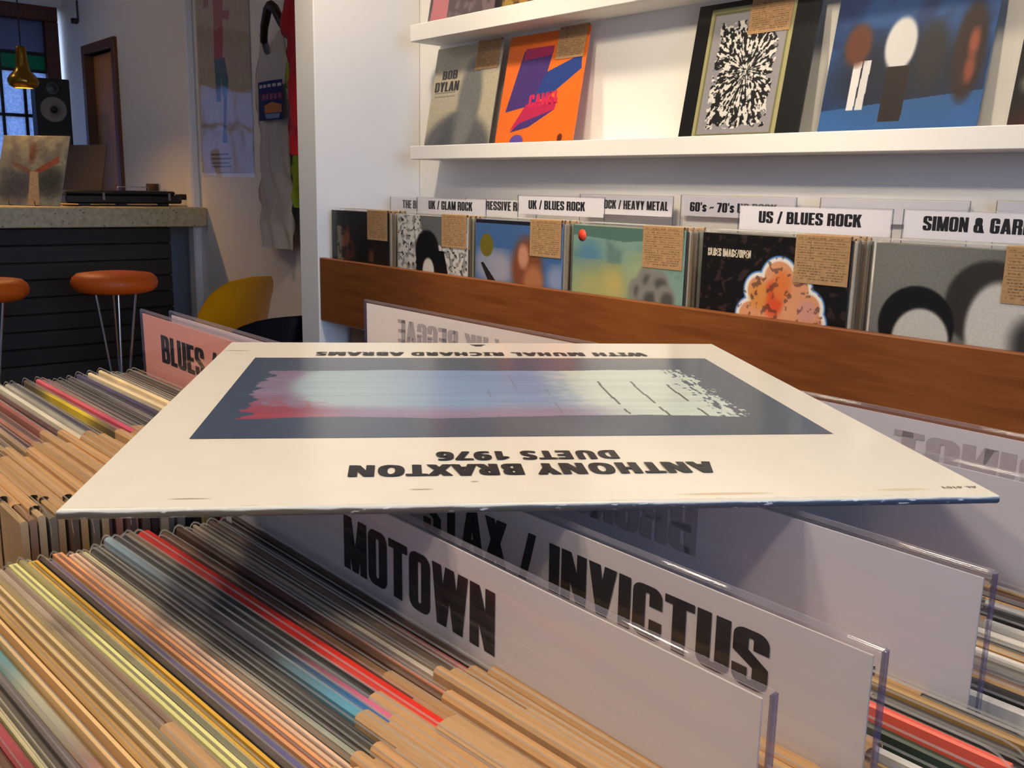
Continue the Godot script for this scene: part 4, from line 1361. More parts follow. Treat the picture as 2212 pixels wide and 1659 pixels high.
func shirt(called: String, label: String, at: Vector3, c: Color, printed: bool, half_w: float, h: float) -> void:
	var o := thing(called, label, "t-shirt", at)
	var n := noise(2.2, int(c.r * 100), 2)
	var rows := 30; var cols := 18
	var st := begin()
	st.set_smooth_group(1)
	for side in [1, -1]:
		for iy in rows:
			for ix in cols:
				var q := []
				for k in [[0, 1], [1, 1], [1, 0], [0, 0]]:
					var fy: float = float(iy + k[1]) / rows
					var fx: float = float(ix + k[0]) / cols * 2.0 - 1.0
					# body, sleeves, shoulders
					var half := half_w * (1.0 - 0.12 * smoothstep(0.0, 0.6, fy))
					if fy > 0.64:
						half = lerpf(half_w * 1.12, half_w * 0.72, smoothstep(0.72, 1.0, fy))
					var y := h * fy
					if fy > 0.86:
						y -= (fy - 0.86) / 0.14 * 0.085 * (1.0 - smoothstep(0.15, 0.75, absf(fx)))
					var fold := 0.012 * sin(fx * 8.0 + 3.0 * n.get_noise_1d(fy * 2.0)) * (1.0 - fy * 0.7)
					var bulge := 0.018 * (1.0 - fx * fx)
					q.append(Vector3(fx * half, y, side * bulge + fold))
				if side > 0:
					quad(st, q[0], q[1], q[2], q[3])
				else:
					quad(st, q[1], q[0], q[3], q[2])
	var cloth := StandardMaterial3D.new()
	cloth.albedo_color = c
	cloth.roughness = 0.9
	cloth.rim_enabled = true
	cloth.rim = 0.2
	done(st, "cloth", cloth, o)
	if not printed:
		return
	var im := canvas(128, 160, Color(0.08, 0.12, 0.38))
	for k in 5:
		shape(im, [[0.06 + k * 0.19, 0.08], [0.2 + k * 0.19, 0.08], [0.2 + k * 0.19, 0.16], [0.06 + k * 0.19, 0.16]], Color(0.72, 0.72, 0.74))
	shape(im, [[0, 0.3], [1, 0.3], [1, 0.5], [0, 0.5]], Color(0.2, 0.14, 0.36))
	for k in 5:
		shape(im, [[0.2 + k * 0.16, 0.33], [0.31 + k * 0.16, 0.33], [0.31 + k * 0.16, 0.47], [0.2 + k * 0.16, 0.47]], Color(0.6, 0.3, 0.4))
	shape(im, [[0.28, 0.62], [0.6, 0.54], [0.95, 0.62], [0.95, 0.82], [0.28, 0.82]], Color(0.72, 0.45, 0.28))
	shape(im, [[0.3, 0.84], [0.9, 0.84], [0.85, 0.96], [0.35, 0.96]], Color(0.45, 0.55, 0.7))
	var sp := begin()
	sp.set_smooth_group(1)
	for ix in 8:
		var xa := -0.075 + 0.205 * ix / 8.0
		var xb := -0.075 + 0.205 * (ix + 1) / 8.0
		var vs := [[xa, 0.635, 0.0], [xb, 0.635, 0.0], [xb, 0.49, 1.0], [xa, 0.635, 0.0], [xb, 0.49, 1.0], [xa, 0.49, 1.0]]
		for q in vs:
			sp.set_uv(Vector2((q[0] + 0.075) / 0.205, q[2]))
			sp.add_vertex(Vector3(q[0], q[1], 0.032 - 0.5 * (q[0] - 0.03) * (q[0] - 0.03)))
	done(sp, "print", tex_mat(im, 0.8), o)
	var hg := thing("coat_hanger", "dark wooden coat hanger holding up the grey t-shirt", "hanger", at + Vector3(0.06, 0, 0))
	var wood := mat(Color(0.13, 0.055, 0.035), 0.45)
	for s in [-1, 1]:
		var s2 := begin()
		tube(s2, [Vector3(0, h + 0.082, 0.03), Vector3(s * 0.028, h + 0.07, 0.03), Vector3(s * 0.07, h + 0.015, 0.025), Vector3(s * 0.105, h - 0.035, 0.012)], 0.019, 10, 0.014)
		done(s2, "arm", wood, hg)
	var s3 := begin()
	var hk := [Vector3(0, h + 0.09, 0.03)]
	for k in 9:
		var a := -PI / 2 + PI * 1.35 * k / 8
		hk.append(Vector3(0.02 * cos(a), h + 0.165 + 0.02 * sin(a), 0.03))
	tube(s3, hk, 0.002, 6)
	done(s3, "hook", mat(Color(0.3, 0.3, 0.3), 0.3, 0.9), hg)

# armchair shell: a bowl whose rim climbs from the open front over the arms to the back; local front is +z
func tub_chair(called: String, label: String, at: Vector3, turn: float, c: Color) -> void:
	var o := thing(called, label, "chair", at, "")
	o.rotation_degrees.y = turn
	var st := begin()
	st.set_smooth_group(1)
	var na := 40; var nr := 12
	for layer in [0.0, -0.006]:
		for i in nr:
			for k in na:
				var q := []
				for d in [[0, 1], [1, 1], [1, 0], [0, 0]]:
					var r: float = float(i + d[1]) / nr
					var a: float = TAU * float(k + d[0]) / na
					var back := 0.5 - 0.5 * sin(a)
					var rim := 0.44 + 0.15 * smoothstep(0.08, 0.4, back) + 0.17 * smoothstep(0.45, 1.0, back)
					var y: float = 0.42 + (rim - 0.42) * pow(r, 3.0) + layer
					var reach := 0.8 + 0.2 * r
					q.append(Vector3(cos(a) * 0.31 * r * reach, y, sin(a) * 0.245 * r * reach))
				quad(st, q[0], q[1], q[2], q[3])
	var plastic := StandardMaterial3D.new()
	plastic.albedo_color = c
	plastic.roughness = 0.3
	done(st, "shell", plastic, o)
	chair_legs(o)

func chair_legs(o: Node3D) -> void:
	var steel := mat(Color(0.7, 0.7, 0.72), 0.2, 1.0)
	for k in 4:
		var sx := -1.0 if k % 2 == 0 else 1.0
		var sz := -1.0 if k < 2 else 1.0
		var s := begin()
		tube(s, [Vector3(sx * 0.1, 0.415, sz * 0.09), Vector3(sx * 0.2, 0.006, sz * 0.2)], 0.009, 10)
		done(s, "leg", steel, o)
	var s2 := begin()
	tube(s2, [Vector3(-0.1, 0.41, -0.09), Vector3(0.1, 0.41, 0.09)], 0.008, 8)
	tube(s2, [Vector3(0.1, 0.41, -0.09), Vector3(-0.1, 0.41, 0.09)], 0.008, 8)
	done(s2, "seat_brace", steel, o)

func shell_chair(called: String, label: String, at: Vector3, turn: float, c: Color) -> void:
	var o := thing(called, label, "chair", at, "")
	o.rotation_degrees.y = turn
	# seat-to-back shell swept along a side profile; local front is +z
	var prof := [Vector3(0.0, 0.435, 0.24), Vector3(0.0, 0.455, 0.20), Vector3(0.0, 0.44, 0.08), Vector3(0.0, 0.43, -0.04), Vector3(0.0, 0.45, -0.14), Vector3(0.0, 0.52, -0.20), Vector3(0.0, 0.62, -0.225), Vector3(0.0, 0.72, -0.245), Vector3(0.0, 0.79, -0.262), Vector3(0.0, 0.835, -0.272)]
	var halfw := [0.20, 0.22, 0.23, 0.235, 0.235, 0.232, 0.228, 0.215, 0.185, 0.11]
	var curl := [0.0, 0.01, 0.03, 0.045, 0.06, 0.065, 0.06, 0.05, 0.03, 0.0]
	var st := begin()
	st.set_smooth_group(1)
	var nx := 20
	var sp := []; var sw := []; var sc := []
	for i in prof.size() - 1:
		for m in 4:
			var f := m / 4.0
			var pa: Vector3 = prof[maxi(i - 1, 0)]
			var pb: Vector3 = prof[mini(i + 2, prof.size() - 1)]
			sp.append(prof[i].cubic_interpolate(prof[i + 1], pa, pb, f))
			sw.append(cubic_interpolate(halfw[i], halfw[i + 1], halfw[maxi(i - 1, 0)], halfw[mini(i + 2, prof.size() - 1)], f))
			sc.append(lerpf(curl[i], curl[i + 1], f))
	sp.append(prof[-1]); sw.append(0.0); sc.append(0.0)
	prof = sp; halfw = sw; curl = sc
	for layer in [0.0, -0.006]:
		for i in prof.size() - 1:
			for k in nx:
				var q := []
				for d in [[0, 1], [1, 1], [1, 0], [0, 0]]:
					var j: int = i + d[1]
					var f := float(k + d[0]) / nx * 2.0 - 1.0
					var p: Vector3 = prof[j]
					var up := clampf((j - 12.0) / 12.0, 0.0, 1.0)
					# sides curl up on the seat and forward on the back
					var cu: float = curl[j] * f * f
					q.append(Vector3(f * halfw[j], p.y + cu * (1.0 - up) + layer * (1.0 - up), p.z + cu * up + layer * up))
				quad(st, q[0], q[1], q[2], q[3])
	var plastic := StandardMaterial3D.new()
	plastic.albedo_color = c
	plastic.roughness = 0.3
	done(st, "shell", plastic, o)
	chair_legs(o)

# ------------------------------------------------------------------ browser bins
func build_browser_bins() -> void:
	var wood := wood_mat(Color(0.50, 0.27, 0.12), Color(0.40, 0.19, 0.08), Vector3(2.0, 20, 20), 0.4)
	var o := thing("browser_table", "wooden browser table holding the two open rows of records", "record bin", Vector3(-0.42, 0, -0.2))
	var by := CH - 0.4695
	box_part("bin_floor", Vector3(-0.40, by - 0.018, -0.36), Vector3(0.40, by, 0.28), wood, o, 0.002)
	box_part("side_board", Vector3(-0.40, by, -0.36), Vector3(-0.385, by + 0.2, 0.28), wood, o, 0.002)
	box_part("side_board", Vector3(0.385, by, -0.36), Vector3(0.40, by + 0.2, 0.28), wood, o, 0.002)
	box_part("middle_board", Vector3(-0.0115, by, -0.345), Vector3(0.0015, by + 0.2, 0.265), wood, o, 0.002)
	box_part("back_board", Vector3(-0.40, by, -0.375), Vector3(0.40, by + 0.2, -0.36), wood, o, 0.002)
	box_part("front_board", Vector3(-0.40, by, 0.28), Vector3(0.40, by + 0.2, 0.295), wood, o, 0.002)
	for sx in [-0.37, 0.37]:
		for sz in [-0.33, 0.25]:
			box_part("leg", Vector3(sx - 0.025, 0, sz - 0.025), Vector3(sx + 0.025, by - 0.018, sz + 0.025), wood, o, 0.003)
	near_row()
	far_row()

func C(r: int, g: int, b: int) -> Color:
	return Color8(r, g, b)

func near_row() -> void:
	var base := -0.4675
	var xm := -0.239
	# in front of the first divider, from the divider forward
	var list := [
		["dark brown", [C(70, 52, 46), C(52, 40, 38)], {"card": 0.07}],
		["dark grey", [C(60, 54, 52), C(74, 60, 58), C(150, 70, 70), C(60, 50, 50)], {"card": 0.065}],
		["brown", [C(88, 66, 56), C(70, 54, 48)], {"card": 0.1}],
		["warm grey", [C(104, 88, 76), C(84, 72, 62)], {"card": 0.06}],
		["olive brown", [C(98, 84, 62), C(120, 104, 80)], {"card": 0.08}],
		["off-white", [C(150, 138, 122), C(205, 198, 186)], {"card": 0.06, "t": 0.0022}],
		["rust orange", [C(86, 60, 48), C(120, 66, 44), C(196, 104, 60), C(214, 128, 84)], {"card": 0.09}],
		["dark umber", [C(74, 54, 46), C(92, 62, 48)], {"card": 0.07}],
		["tan", [C(96, 72, 58), C(150, 112, 76)], {"card": 0.05}],
		["maroon brown", [C(88, 50, 44), C(80, 44, 40)], {"card": 0.06}],
		["bright red", [C(190, 44, 36), C(180, 38, 32), C(214, 52, 36), C(230, 64, 42)], {"card": 0.085, "t": 0.0075, "lift": 0.004}],
		["black and sage marbled", [C(140, 116, 92), C(44, 48, 40), C(40, 42, 36), C(128, 132, 108), C(60, 60, 54)], {"card": 0.062, "t": 0.0065, "speck": 0.25, "lift": 0.0035}],
		["black", [C(44, 40, 38), C(40, 38, 36)], {"t": 0.0028}],
		["charcoal with pink", [C(60, 54, 52), C(56, 50, 48), C(222, 110, 146), C(226, 120, 150)], {"card": 0.072, "t": 0.004, "lift": 0.0035}],
		["charcoal with blue", [C(64, 60, 60), C(50, 50, 54), C(50, 104, 160), C(60, 120, 180)], {"card": 0.075, "t": 0.0055, "lift": 0.0035}],
		["dark slate and light blue", [C(140, 160, 170), C(76, 72, 74), C(84, 150, 176), C(110, 184, 210)], {"card": 0.068, "t": 0.006, "lift": 0.004}],
		["graphite", [C(72, 68, 66), C(58, 56, 56)], {"t": 0.003}],
		["dark grey scuffed", [C(80, 74, 70), C(66, 62, 60), C(60, 58, 56)], {"t": 0.004, "speck": 0.12}],
		["soot black", [C(58, 54, 50), C(48, 46, 44)], {"t": 0.003}],
		["pale mint", [C(208, 200, 150), C(120, 116, 100), C(150, 156, 140), C(170, 176, 158)], {"card": 0.08}],
		["taupe", [C(136, 116, 98), C(120, 104, 88), C(196, 164, 136)], {"t": 0.003}],
		["cream and brown open-topped", [C(214, 178, 148)], {"open": true, "t": 0.0048, "bag": C(120, 72, 60)}],
		["peach orange open-topped", [C(214, 152, 106)], {"open": true, "t": 0.0052, "bag": C(170, 96, 60)}],
		["violet blue", [C(120, 98, 130), C(100, 92, 120), C(108, 104, 150), C(116, 114, 160)], {"t": 0.003}],
		["dark charcoal", [C(70, 62, 60), C(76, 70, 66)], {"t": 0.003}],
		["mustard yellow open-topped", [C(206, 160, 60)], {"open": true, "t": 0.0052, "bag": C(140, 96, 44)}],
		["grey green", [C(150, 140, 96), C(120, 118, 96), C(140, 148, 116)], {"t": 0.003}],
		["pale lime open-topped", [C(214, 210, 140)], {"open": true, "t": 0.005, "bag": C(130, 92, 66)}],
		["taupe brown", [C(136, 116, 102), C(130, 106, 90), C(190, 150, 116)], {"t": 0.003}],
		["pinkish grey", [C(170, 150, 134), C(128, 110, 98), C(116, 102, 94)], {"t": 0.0045, "card": 0.035}],
		["olive tan", [C(150, 132, 92), C(136, 118, 84), C(170, 142, 86)], {"t": 0.0035}],
		["cream open-topped", [C(206, 178, 128)], {"open": true, "t": 0.0055, "bag": C(72, 60, 48)}],
		["golden tan", [C(178, 140, 84), C(168, 128, 74)], {"t": 0.004}],
		["buff open-topped", [C(216, 178, 124)], {"open": true, "t": 0.006, "bag": C(150, 112, 70)}],
		["teal to red speckled", [C(80, 146, 168), C(88, 140, 150), C(170, 164, 140), C(150, 90, 84), C(120, 120, 150), C(130, 140, 156)], {"t": 0.0052, "speck": 0.15}],
		["ash grey", [C(150, 138, 130), C(104, 94, 90), C(92, 86, 84)], {"t": 0.0035}],
		["black grained", [C(92, 84, 74), C(78, 72, 66)], {"t": 0.004}],
		["cream and mint speckled", [C(214, 190, 140), C(200, 196, 150), C(180, 186, 150)], {"t": 0.0022, "speck": 0.2}],
		["burgundy spotted", [C(140, 62, 66), C(128, 56, 60), C(120, 60, 60)], {"t": 0.0045, "speck": 0.2}],
		["chocolate with cream blotches", [C(96, 70, 58), C(214, 180, 130), C(92, 66, 54), C(220, 186, 132), C(84, 60, 50)], {"t": 0.0045}],
		["straw", [C(206, 172, 120), C(190, 150, 100)], {"t": 0.004}],
		["dark olive", [C(80, 72, 56), C(70, 62, 50)], {"t": 0.004}]]
	# where certain sleeves stand, and the fan of the row: nearly square to the divider, then turned
	var anchors := [[0, -0.1735], [10, -0.1400], [25, -0.0955], [34, -0.0625], [41, -0.0360]]
	for i in list.size():
		var k: Array = list[i]
		var opt: Dictionary = k[2]
		var a0: Array = anchors[0]
		var a1: Array = anchors[1]
		for m in anchors.size() - 1:
			if i >= anchors[m][0] and i <= anchors[m + 1][0]:
				a0 = anchors[m]
				a1 = anchors[m + 1]
				break
		var sum := 0.0
		var upto := 0.0
		for m in range(a0[0], a1[0]):
			var step: float = (list[m][2].get("t", 0.003) + list[m + 1][2].get("t", 0.003)) / 2.0 + 0.001
			sum += step
			if m < i:
				upto += step
		var z: float = lerpf(a0[1], a1[1], upto / sum)
		var squeeze: float = minf(1.0, (a1[1] - a0[1]) / sum)
		opt["t"] = (opt.get("t", 0.003) + 0.001) * squeeze - 0.001
		opt["roll"] = rng.randf_range(-0.35, 0.35)
		if not opt.has("card"):
			opt["card"] = 0.085 + rng.randf_range(-0.006, 0.006)
		opt["card"] = minf(opt["card"] + 0.012, 0.103)
		var yaw := lerpf(0.6, 3.7, clampf(i / 10.0, 0.0, 1.0))
		record("filed_record", "%s record sleeve, %s in front of the six-letter divider" % [k[0], ordinal(i + 1)], "records in front of the six-letter divider", v(xm + rng.randf_range(-0.004, 0.004), base + opt.get("lift", rng.randf_range(0.0, 0.002)), z), yaw, 0.0, k[1], opt)
	var G := "divider cards of the browser table"
	var xd := -0.2585
	var lav := Color(0.80, 0.78, 0.81)
	var card := Color(0.80, 0.765, 0.755)
	divider("white divider with one six-letter black word in the browser table", v(-0.2645, base, -0.178), 0.4, 0.0, 0.306, -base - 0.112, 0.085, card, [["MOTOWN", 0.0065, 0.0216, 0.092, 0.0213]], G)
	divider("white divider with two black words parted by a slash, second in the row", v(-0.2575, base, -0.2145), 0.4, 0.0, 0.306, -base - 0.110, 0.085, card, [["STAX / INVICTUS", 0.0375, 0.0182, 0.166, 0.0175]], G)
	divider("white divider with show-through lettering right behind the slash-lettered one", v(-0.2595, base, -0.2785), 0.2, 0.0, 0.306, -base - 0.107, 0.085, lav, [["BRUNSWICK", 0.0445 - 0.065, 0.0195, 0.13, 0.0205]], G, true)
	divider("blank white divider, fourth in the row from the front", v(xd + 0.0, base, -0.384), 0.5, 0.0, 0.306, -base - 0.105, 0.085, lav, [], G)
	divider("white divider with faint mirrored lettering at the back of the row", v(xd + 0.001, base, -0.449), 0.3, 0.0, 0.306, -base - 0.105, 0.085, lav, [["E RINOT", 0.0455 + 0.034, 0.019, 0.10, 0.0200]], G, true)
	# filed between the dividers
	var pal := [["tan", [C(206, 164, 108), C(196, 152, 96)]], ["grey", [C(120, 112, 104), C(100, 94, 88)]], ["dark green", [C(44, 58, 46), C(48, 62, 50)]], ["coral red", [C(222, 96, 76), C(216, 90, 70)]], ["brown", [C(110, 78, 58), C(96, 68, 52)]], ["pale mint", [C(170, 188, 168), C(150, 170, 150)]], ["black", [C(40, 36, 36), C(46, 42, 40)]], ["white", [C(196, 188, 178), C(206, 200, 190)]], ["ochre", [C(176, 140, 84), C(160, 124, 72)]], ["charcoal", [C(66, 62, 62), C(58, 54, 54)]]]
	fill_between(-0.1815, -0.2105, ["tan", "brown", "black", "tan", "white", "grey", "tan"], pal, "between the six-letter and slash-lettered dividers", xm, base, 0.075)
	fill_between(-0.2185, -0.2330, ["tan", "grey", "tan", "white"], pal, "right behind the slash-lettered divider", xm, base, 0.07)
	fill_between(-0.2440, -0.2755, ["dark green", "coral red", "brown", "black", "charcoal", "ochre", "grey", "black"], pal, "just before the third divider", xm, base, 0.055)
	fill_between(-0.2830, -0.3790, ["white", "black", "tan", "brown", "white", "grey", "charcoal", "white", "ochre", "black", "white", "brown", "grey", "white", "black", "charcoal", "white", "tan", "brown", "white", "grey", "ochre"], pal, "behind the third divider of the row", xm, base, 0.045)
	fill_between(-0.3890, -0.4440, ["tan", "white", "brown", "black", "white", "ochre", "grey", "white", "tan", "black", "white", "grey"], pal, "behind the blank fourth divider", xm, base, 0.05)

func fill_between(z0: float, z1: float, names: Array, pal: Array, where: String, xm: float, base: float, card: float) -> void:
	var n := names.size()
	var pitch := (z0 - z1) / n
	for i in n:
		var cols := []
		for p in pal:
			if p[0] == names[i]:
				cols = p[1]
		var seen := 0
		for j in i + 1:
			if names[j] == names[i]:
				seen += 1
		var lab := "%s record sleeve filed %s, %s %s one" % [names[i], where, ordinal(seen), names[i]] if names.count(names[i]) > 1 else "%s record sleeve filed %s" % [names[i], where]
		record("filed_record", lab, "records filed " + where, v(xm + rng.randf_range(-0.003, 0.003), base + rng.randf_range(-0.001, 0.003), z0 - pitch * (i + 0.5)), 0.4, 0.0, cols, {"t": minf(pitch - 0.0012, 0.0036), "card": card + rng.randf_range(-0.012, 0.012), "roll": rng.randf_range(-0.3, 0.3)})

func far_row() -> void:
	var base := -0.4675
	var xm := -0.603
	var list := [
		["grey brown", [C(104, 92, 84), C(86, 74, 68)]], ["dark taupe", [C(92, 80, 74), C(96, 78, 70)]], ["dim brown", [C(104, 86, 74), C(88, 72, 64)]], ["mauve grey", [C(110, 98, 94), C(98, 86, 84)]], ["ash", [C(124, 114, 104), C(150, 140, 128)]], ["buff", [C(150, 132, 108), C(190, 164, 130)]],
		["pale cream", [C(230, 208, 164), C(222, 200, 160)]], ["lilac cream", [C(214, 184, 142), C(150, 126, 130)]], ["ivory", [C(232, 210, 168), C(226, 200, 160)]], ["moss green", [C(110, 116, 94), C(96, 104, 84)]], ["indigo", [C(86, 78, 104), C(72, 64, 96)]],
		["bone white", [C(204, 196, 170), C(196, 186, 164)]], ["slate", [C(92, 84, 82), C(76, 70, 70)]], ["dark grey", [C(84, 78, 76), C(70, 64, 64)]], ["smoke grey", [C(100, 92, 88), C(82, 76, 74)]], ["iron grey", [C(92, 84, 82), C(78, 70, 70)]], ["dusty rose grey", [C(124, 104, 100), C(130, 112, 106)]],
		["rose pink", [C(212, 98, 108), C(200, 80, 110)]], ["charcoal brown", [C(96, 84, 76), C(90, 78, 64)]], ["brown with yellow fleck", [C(100, 88, 72), C(214, 184, 50), C(100, 86, 66), C(196, 180, 120)]], ["umber", [C(90, 76, 68), C(80, 70, 66)]], ["navy grey", [C(88, 84, 84), C(64, 64, 88), C(52, 56, 84)]],
		["pale grey", [C(164, 158, 144), C(150, 146, 138)]], ["light stone", [C(176, 170, 154), C(160, 154, 140)]], ["chalk white", [C(220, 212, 190), C(210, 196, 166)]], ["maroon", [C(98, 66, 64), C(84, 58, 60)]], ["beige grey", [C(150, 130, 110), C(136, 112, 98)]], ["brick rose", [C(160, 96, 88), C(150, 104, 92)]],
		["plum brown", [C(110, 82, 78), C(90, 70, 72)]], ["salmon brown", [C(176, 118, 100), C(150, 104, 90)]], ["deep mauve", [C(92, 72, 76), C(76, 62, 70)]], ["sand", [C(176, 150, 118), C(164, 138, 106)]], ["pebble grey", [C(130, 118, 108), C(110, 100, 92)]], ["warm tan", [C(186, 152, 108), C(172, 138, 96)]],
		["walnut", [C(104, 84, 66), C(96, 76, 60)]], ["camel", [C(190, 156, 112), C(180, 146, 104)]], ["drab", [C(128, 112, 94), C(112, 98, 82)]], ["oat", [C(204, 176, 134), C(192, 162, 120)]], ["clay brown", [C(142, 106, 80), C(128, 96, 74)]], ["biscuit", [C(198, 164, 120), C(186, 152, 110)]]]
	var z := -0.2565
	for i in list.size():
		var k: Array = list[i]
		var t := 0.0031
		z += 0.0021
		record("filed_record", "%s record sleeve, %s in front of the pink blues divider" % [k[0], ordinal(i + 1)], "records in front of the pink blues divider", v(xm + rng.randf_range(-0.005, 0.005), base + (0.005 if k[0] in ["rose pink", "indigo", "brown with yellow fleck", "ivory", "chalk white", "brick rose", "pale cream"] else rng.randf_range(0.0, 0.003)), z), 1.3, 0.0, k[1], {"t": t, "card": 0.085 + rng.randf_range(-0.02, 0.012), "roll": rng.randf_range(-0.4, 0.4)})
		z += 0.0021
	var G := "divider cards of the browser table"
	divider("pink divider lettered BLUES standing beyond the white album", v(-0.613, base, -0.266), 0.8, 0.0, 0.306, -base - 0.1005, 0.085, Color(0.88, 0.60, 0.55), [["BLUES / COUNTRY", 0.0075, 0.0255, 0.24, 0.0215]], G)
	divider("pale lilac divider right behind the pink blues divider", v(-0.591, base, -0.281), 0.8, 0.0, 0.306, -base - 0.1005, 0.085, Color(0.82, 0.78, 0.82), [], G)
	divider("white divider with faint mirrored reggae lettering behind the album's far edge", v(-0.610, base, -0.470), 0.6, 0.0, 0.306, -base - 0.1045, 0.085, Color(0.88, 0.84, 0.84), [["SKA / UK REGGAE", 0.005, 0.0215, 0.205, 0.0205]], G, true)
	var pal := [["taupe", [C(120, 104, 92), C(104, 90, 80)]], ["cream", [C(214, 194, 156), C(204, 184, 148)]], ["charcoal", [C(66, 62, 62), C(58, 54, 54)]], ["brown", [C(110, 78, 58), C(96, 68, 52)]]]
	fill_between(-0.287, -0.463, ["taupe", "cream", "charcoal", "brown", "taupe", "cream", "charcoal", "brown", "taupe", "cream", "charcoal", "brown", "taupe", "cream", "charcoal", "brown", "taupe", "cream", "charcoal", "brown", "taupe", "cream", "charcoal", "brown", "taupe", "cream", "charcoal", "brown"], pal, "behind the lilac divider", xm, base, 0.08)

# ------------------------------------------------------------------ the album lying on top
func build_album_on_top() -> void:
	var o := thing("album_sleeve", "white album sleeve with navy picture lying flat across the dividers", "record", v(-0.3494, -0.1, -0.2924))
	o.basis = Basis.from_euler(Vector3(deg_to_rad(0.3931), deg_to_rad(56.4736), deg_to_rad(-0.0896)))
	var s := 0.1575
	var t := 0.0034
	# jacket: cream card with a soft rounded rim, worn at the near spine and corners
	var cream := Color(0.90, 0.87, 0.81)
	var im := canvas(512, 512, cream)
	grain(im, 0.012, 0.02, 121)
	# scuffs and a crease, as they lie on the card
	for k in [[0.36, 0.955, 0.012, 0.002, Color(0.6, 0.56, 0.48)], [0.69, 0.985, 0.05, 0.004, Color(0.7, 0.62, 0.44, 0.6)], [0.30, 0.90, 0.006, 0.003, Color(0.97, 0.95, 0.9)], [0.42, 0.93, 0.004, 0.0015, Color(0.5, 0.46, 0.4)], [0.025, 0.096, 0.022, 0.003, Color(0.55, 0.48, 0.36)], [0.04, 0.13, 0.02, 0.0015, Color(0.75, 0.69, 0.56)], [0.12, 0.975, 0.02, 0.002, Color(0.62, 0.58, 0.5)], [0.9, 0.98, 0.03, 0.004, Color(0.8, 0.72, 0.5, 0.6)]]:
		dab(im, k[0], k[1], k[2], k[3], k[4], 0.4)
	var worn := noise(0.03, 123, 4)
	for y in range(488, 512):
		for x in 512:
			var k := 0.35 * worn.get_noise_2d(x * 2.2, y * 5.0) + (y - 511) * 0.12
			if k > 0.0:
				im.set_pixel(x, y, im.get_pixel(x, y).lerp(Color(0.66, 0.63, 0.56), minf(k * 2.0, 0.6)))
	var st := begin()
	quad(st, Vector3(-s + 0.0008, 0, -s + 0.0008), Vector3(s - 0.0008, 0, -s + 0.0008), Vector3(s - 0.0008, 0, s - 0.0012), Vector3(-s + 0.0008, 0, s - 0.0012))
	var face := tex_mat(im, 0.32)
	face.clearcoat_enabled = true
	face.clearcoat = 0.5
	face.clearcoat_roughness = 0.12
	done(st, "front_panel", face, o)
	var b := begin()
	b.set_smooth_group(1)
	# rim: rounded section round all four sides
	var ring := []
	for e in [[0.0008, 0.0], [0.0002, -0.0004], [0.0, -0.0012], [0.0, -0.0024], [0.0004, -0.0031], [0.0010, -0.0034]]:
		var k: float = s - e[0]
		var kz: float = k - (0.0004 if e[1] == 0.0 else 0.0)
		ring.append([Vector3(-k, e[1], -k), Vector3(k, e[1], -k), Vector3(k, e[1], kz), Vector3(-k, e[1], kz)])
	for r in ring.size() - 1:
		for i in [0, 1, 3]:
			var j: int = (i + 1) % 4
			quad(b, ring[r][i], ring[r][j], ring[r + 1][j], ring[r + 1][i])
	b.set_smooth_group(-1)
	quad(b, ring[-1][0], ring[-1][1], ring[-1][2], ring[-1][3])
	done(b, "back_panel", mat(Color(0.88, 0.85, 0.77), 0.4), o)
	# the spine, its print rubbed through
	var si := canvas(1024, 32, Color(0.74, 0.70, 0.62))
	var n1 := noise(0.02, 131, 4)
	for y in 32:
		for x in 1024:
			var f := y / 31.0
			var dark := smoothstep(0.26, 0.44, f + 0.12 * n1.get_noise_2d(x * 0.7, y * 2.5)) * (1.0 - smoothstep(0.86, 1.0, f))
			var tone := Color(0.36, 0.31, 0.24).lerp(Color(0.20, 0.23, 0.29), clampf(x / 1024.0 * 1.5 - 0.3, 0, 1))
			var chip := smoothstep(0.42, 0.5, n1.get_noise_2d(x * 1.3 + 500.0, y * 3.0))
			si.set_pixel(x, y, Color(0.80, 0.77, 0.69).lerp(tone, dark).lerp(Color(0.88, 0.86, 0.8), chip * 0.7))
	var sp := begin()
	sp.set_smooth_group(1)
	for r in ring.size() - 1:
		var v0 := float(r) / (ring.size() - 1)
		var v1 := float(r + 1) / (ring.size() - 1)
		for q in [[ring[r][3], 0.0, v0], [ring[r][2], 1.0, v0], [ring[r + 1][2], 1.0, v1], [ring[r][3], 0.0, v0], [ring[r + 1][2], 1.0, v1], [ring[r + 1][3], 0.0, v1]]:
			sp.set_uv(Vector2(q[1], q[2]))
			sp.add_vertex(q[0])
	var spm := tex_mat(si, 0.3)
	done(sp, "spine", spm, o)
	# the picture: a broad pale brush stroke on navy
	var pw := 0.1345; var p0 := -0.1025; var p1 := 0.075
	var q := begin()
	var h := 0.0002
	quad(q, Vector3(-pw, h, p0), Vector3(pw, h, p0), Vector3(pw, h, p1), Vector3(-pw, h, p1))
	var pm := tex_mat(brush_picture(), 0.32)
	pm.clearcoat_enabled = true
	pm.clearcoat = 0.5
	pm.clearcoat_roughness = 0.12
	done(q, "picture", pm, o)
	var dark := mat(Color(0.07, 0.065, 0.075), 0.35)
	var side := Basis(Vector3(-1, 0, 0), Vector3(0, 0, 1), Vector3(0, 1, 0))
	for k in [["ANTHONY BRAXTON", -0.0015, 0.1212, 0.136, 0.0136, 0.055], ["DUETS 1976", -0.0022, 0.1032, 0.0705, 0.0118, 0.05], ["WITH MUHAL RICHARD ABRAMS", 0.0, -0.1155, 0.202, 0.0115, 0.055], ["AL 4101", 0.1475, 0.1490, 0.013, 0.0020, 0.0]]:
		var l := place(lettering(k[0], k[3], k[4], k[5]), "lettering", dark if k[5] > 0.0 else mat(Color(0.4, 0.36, 0.3), 0.5), o)
		l.transform = Transform3D(side, Vector3(k[1], 0.0003, k[2]))
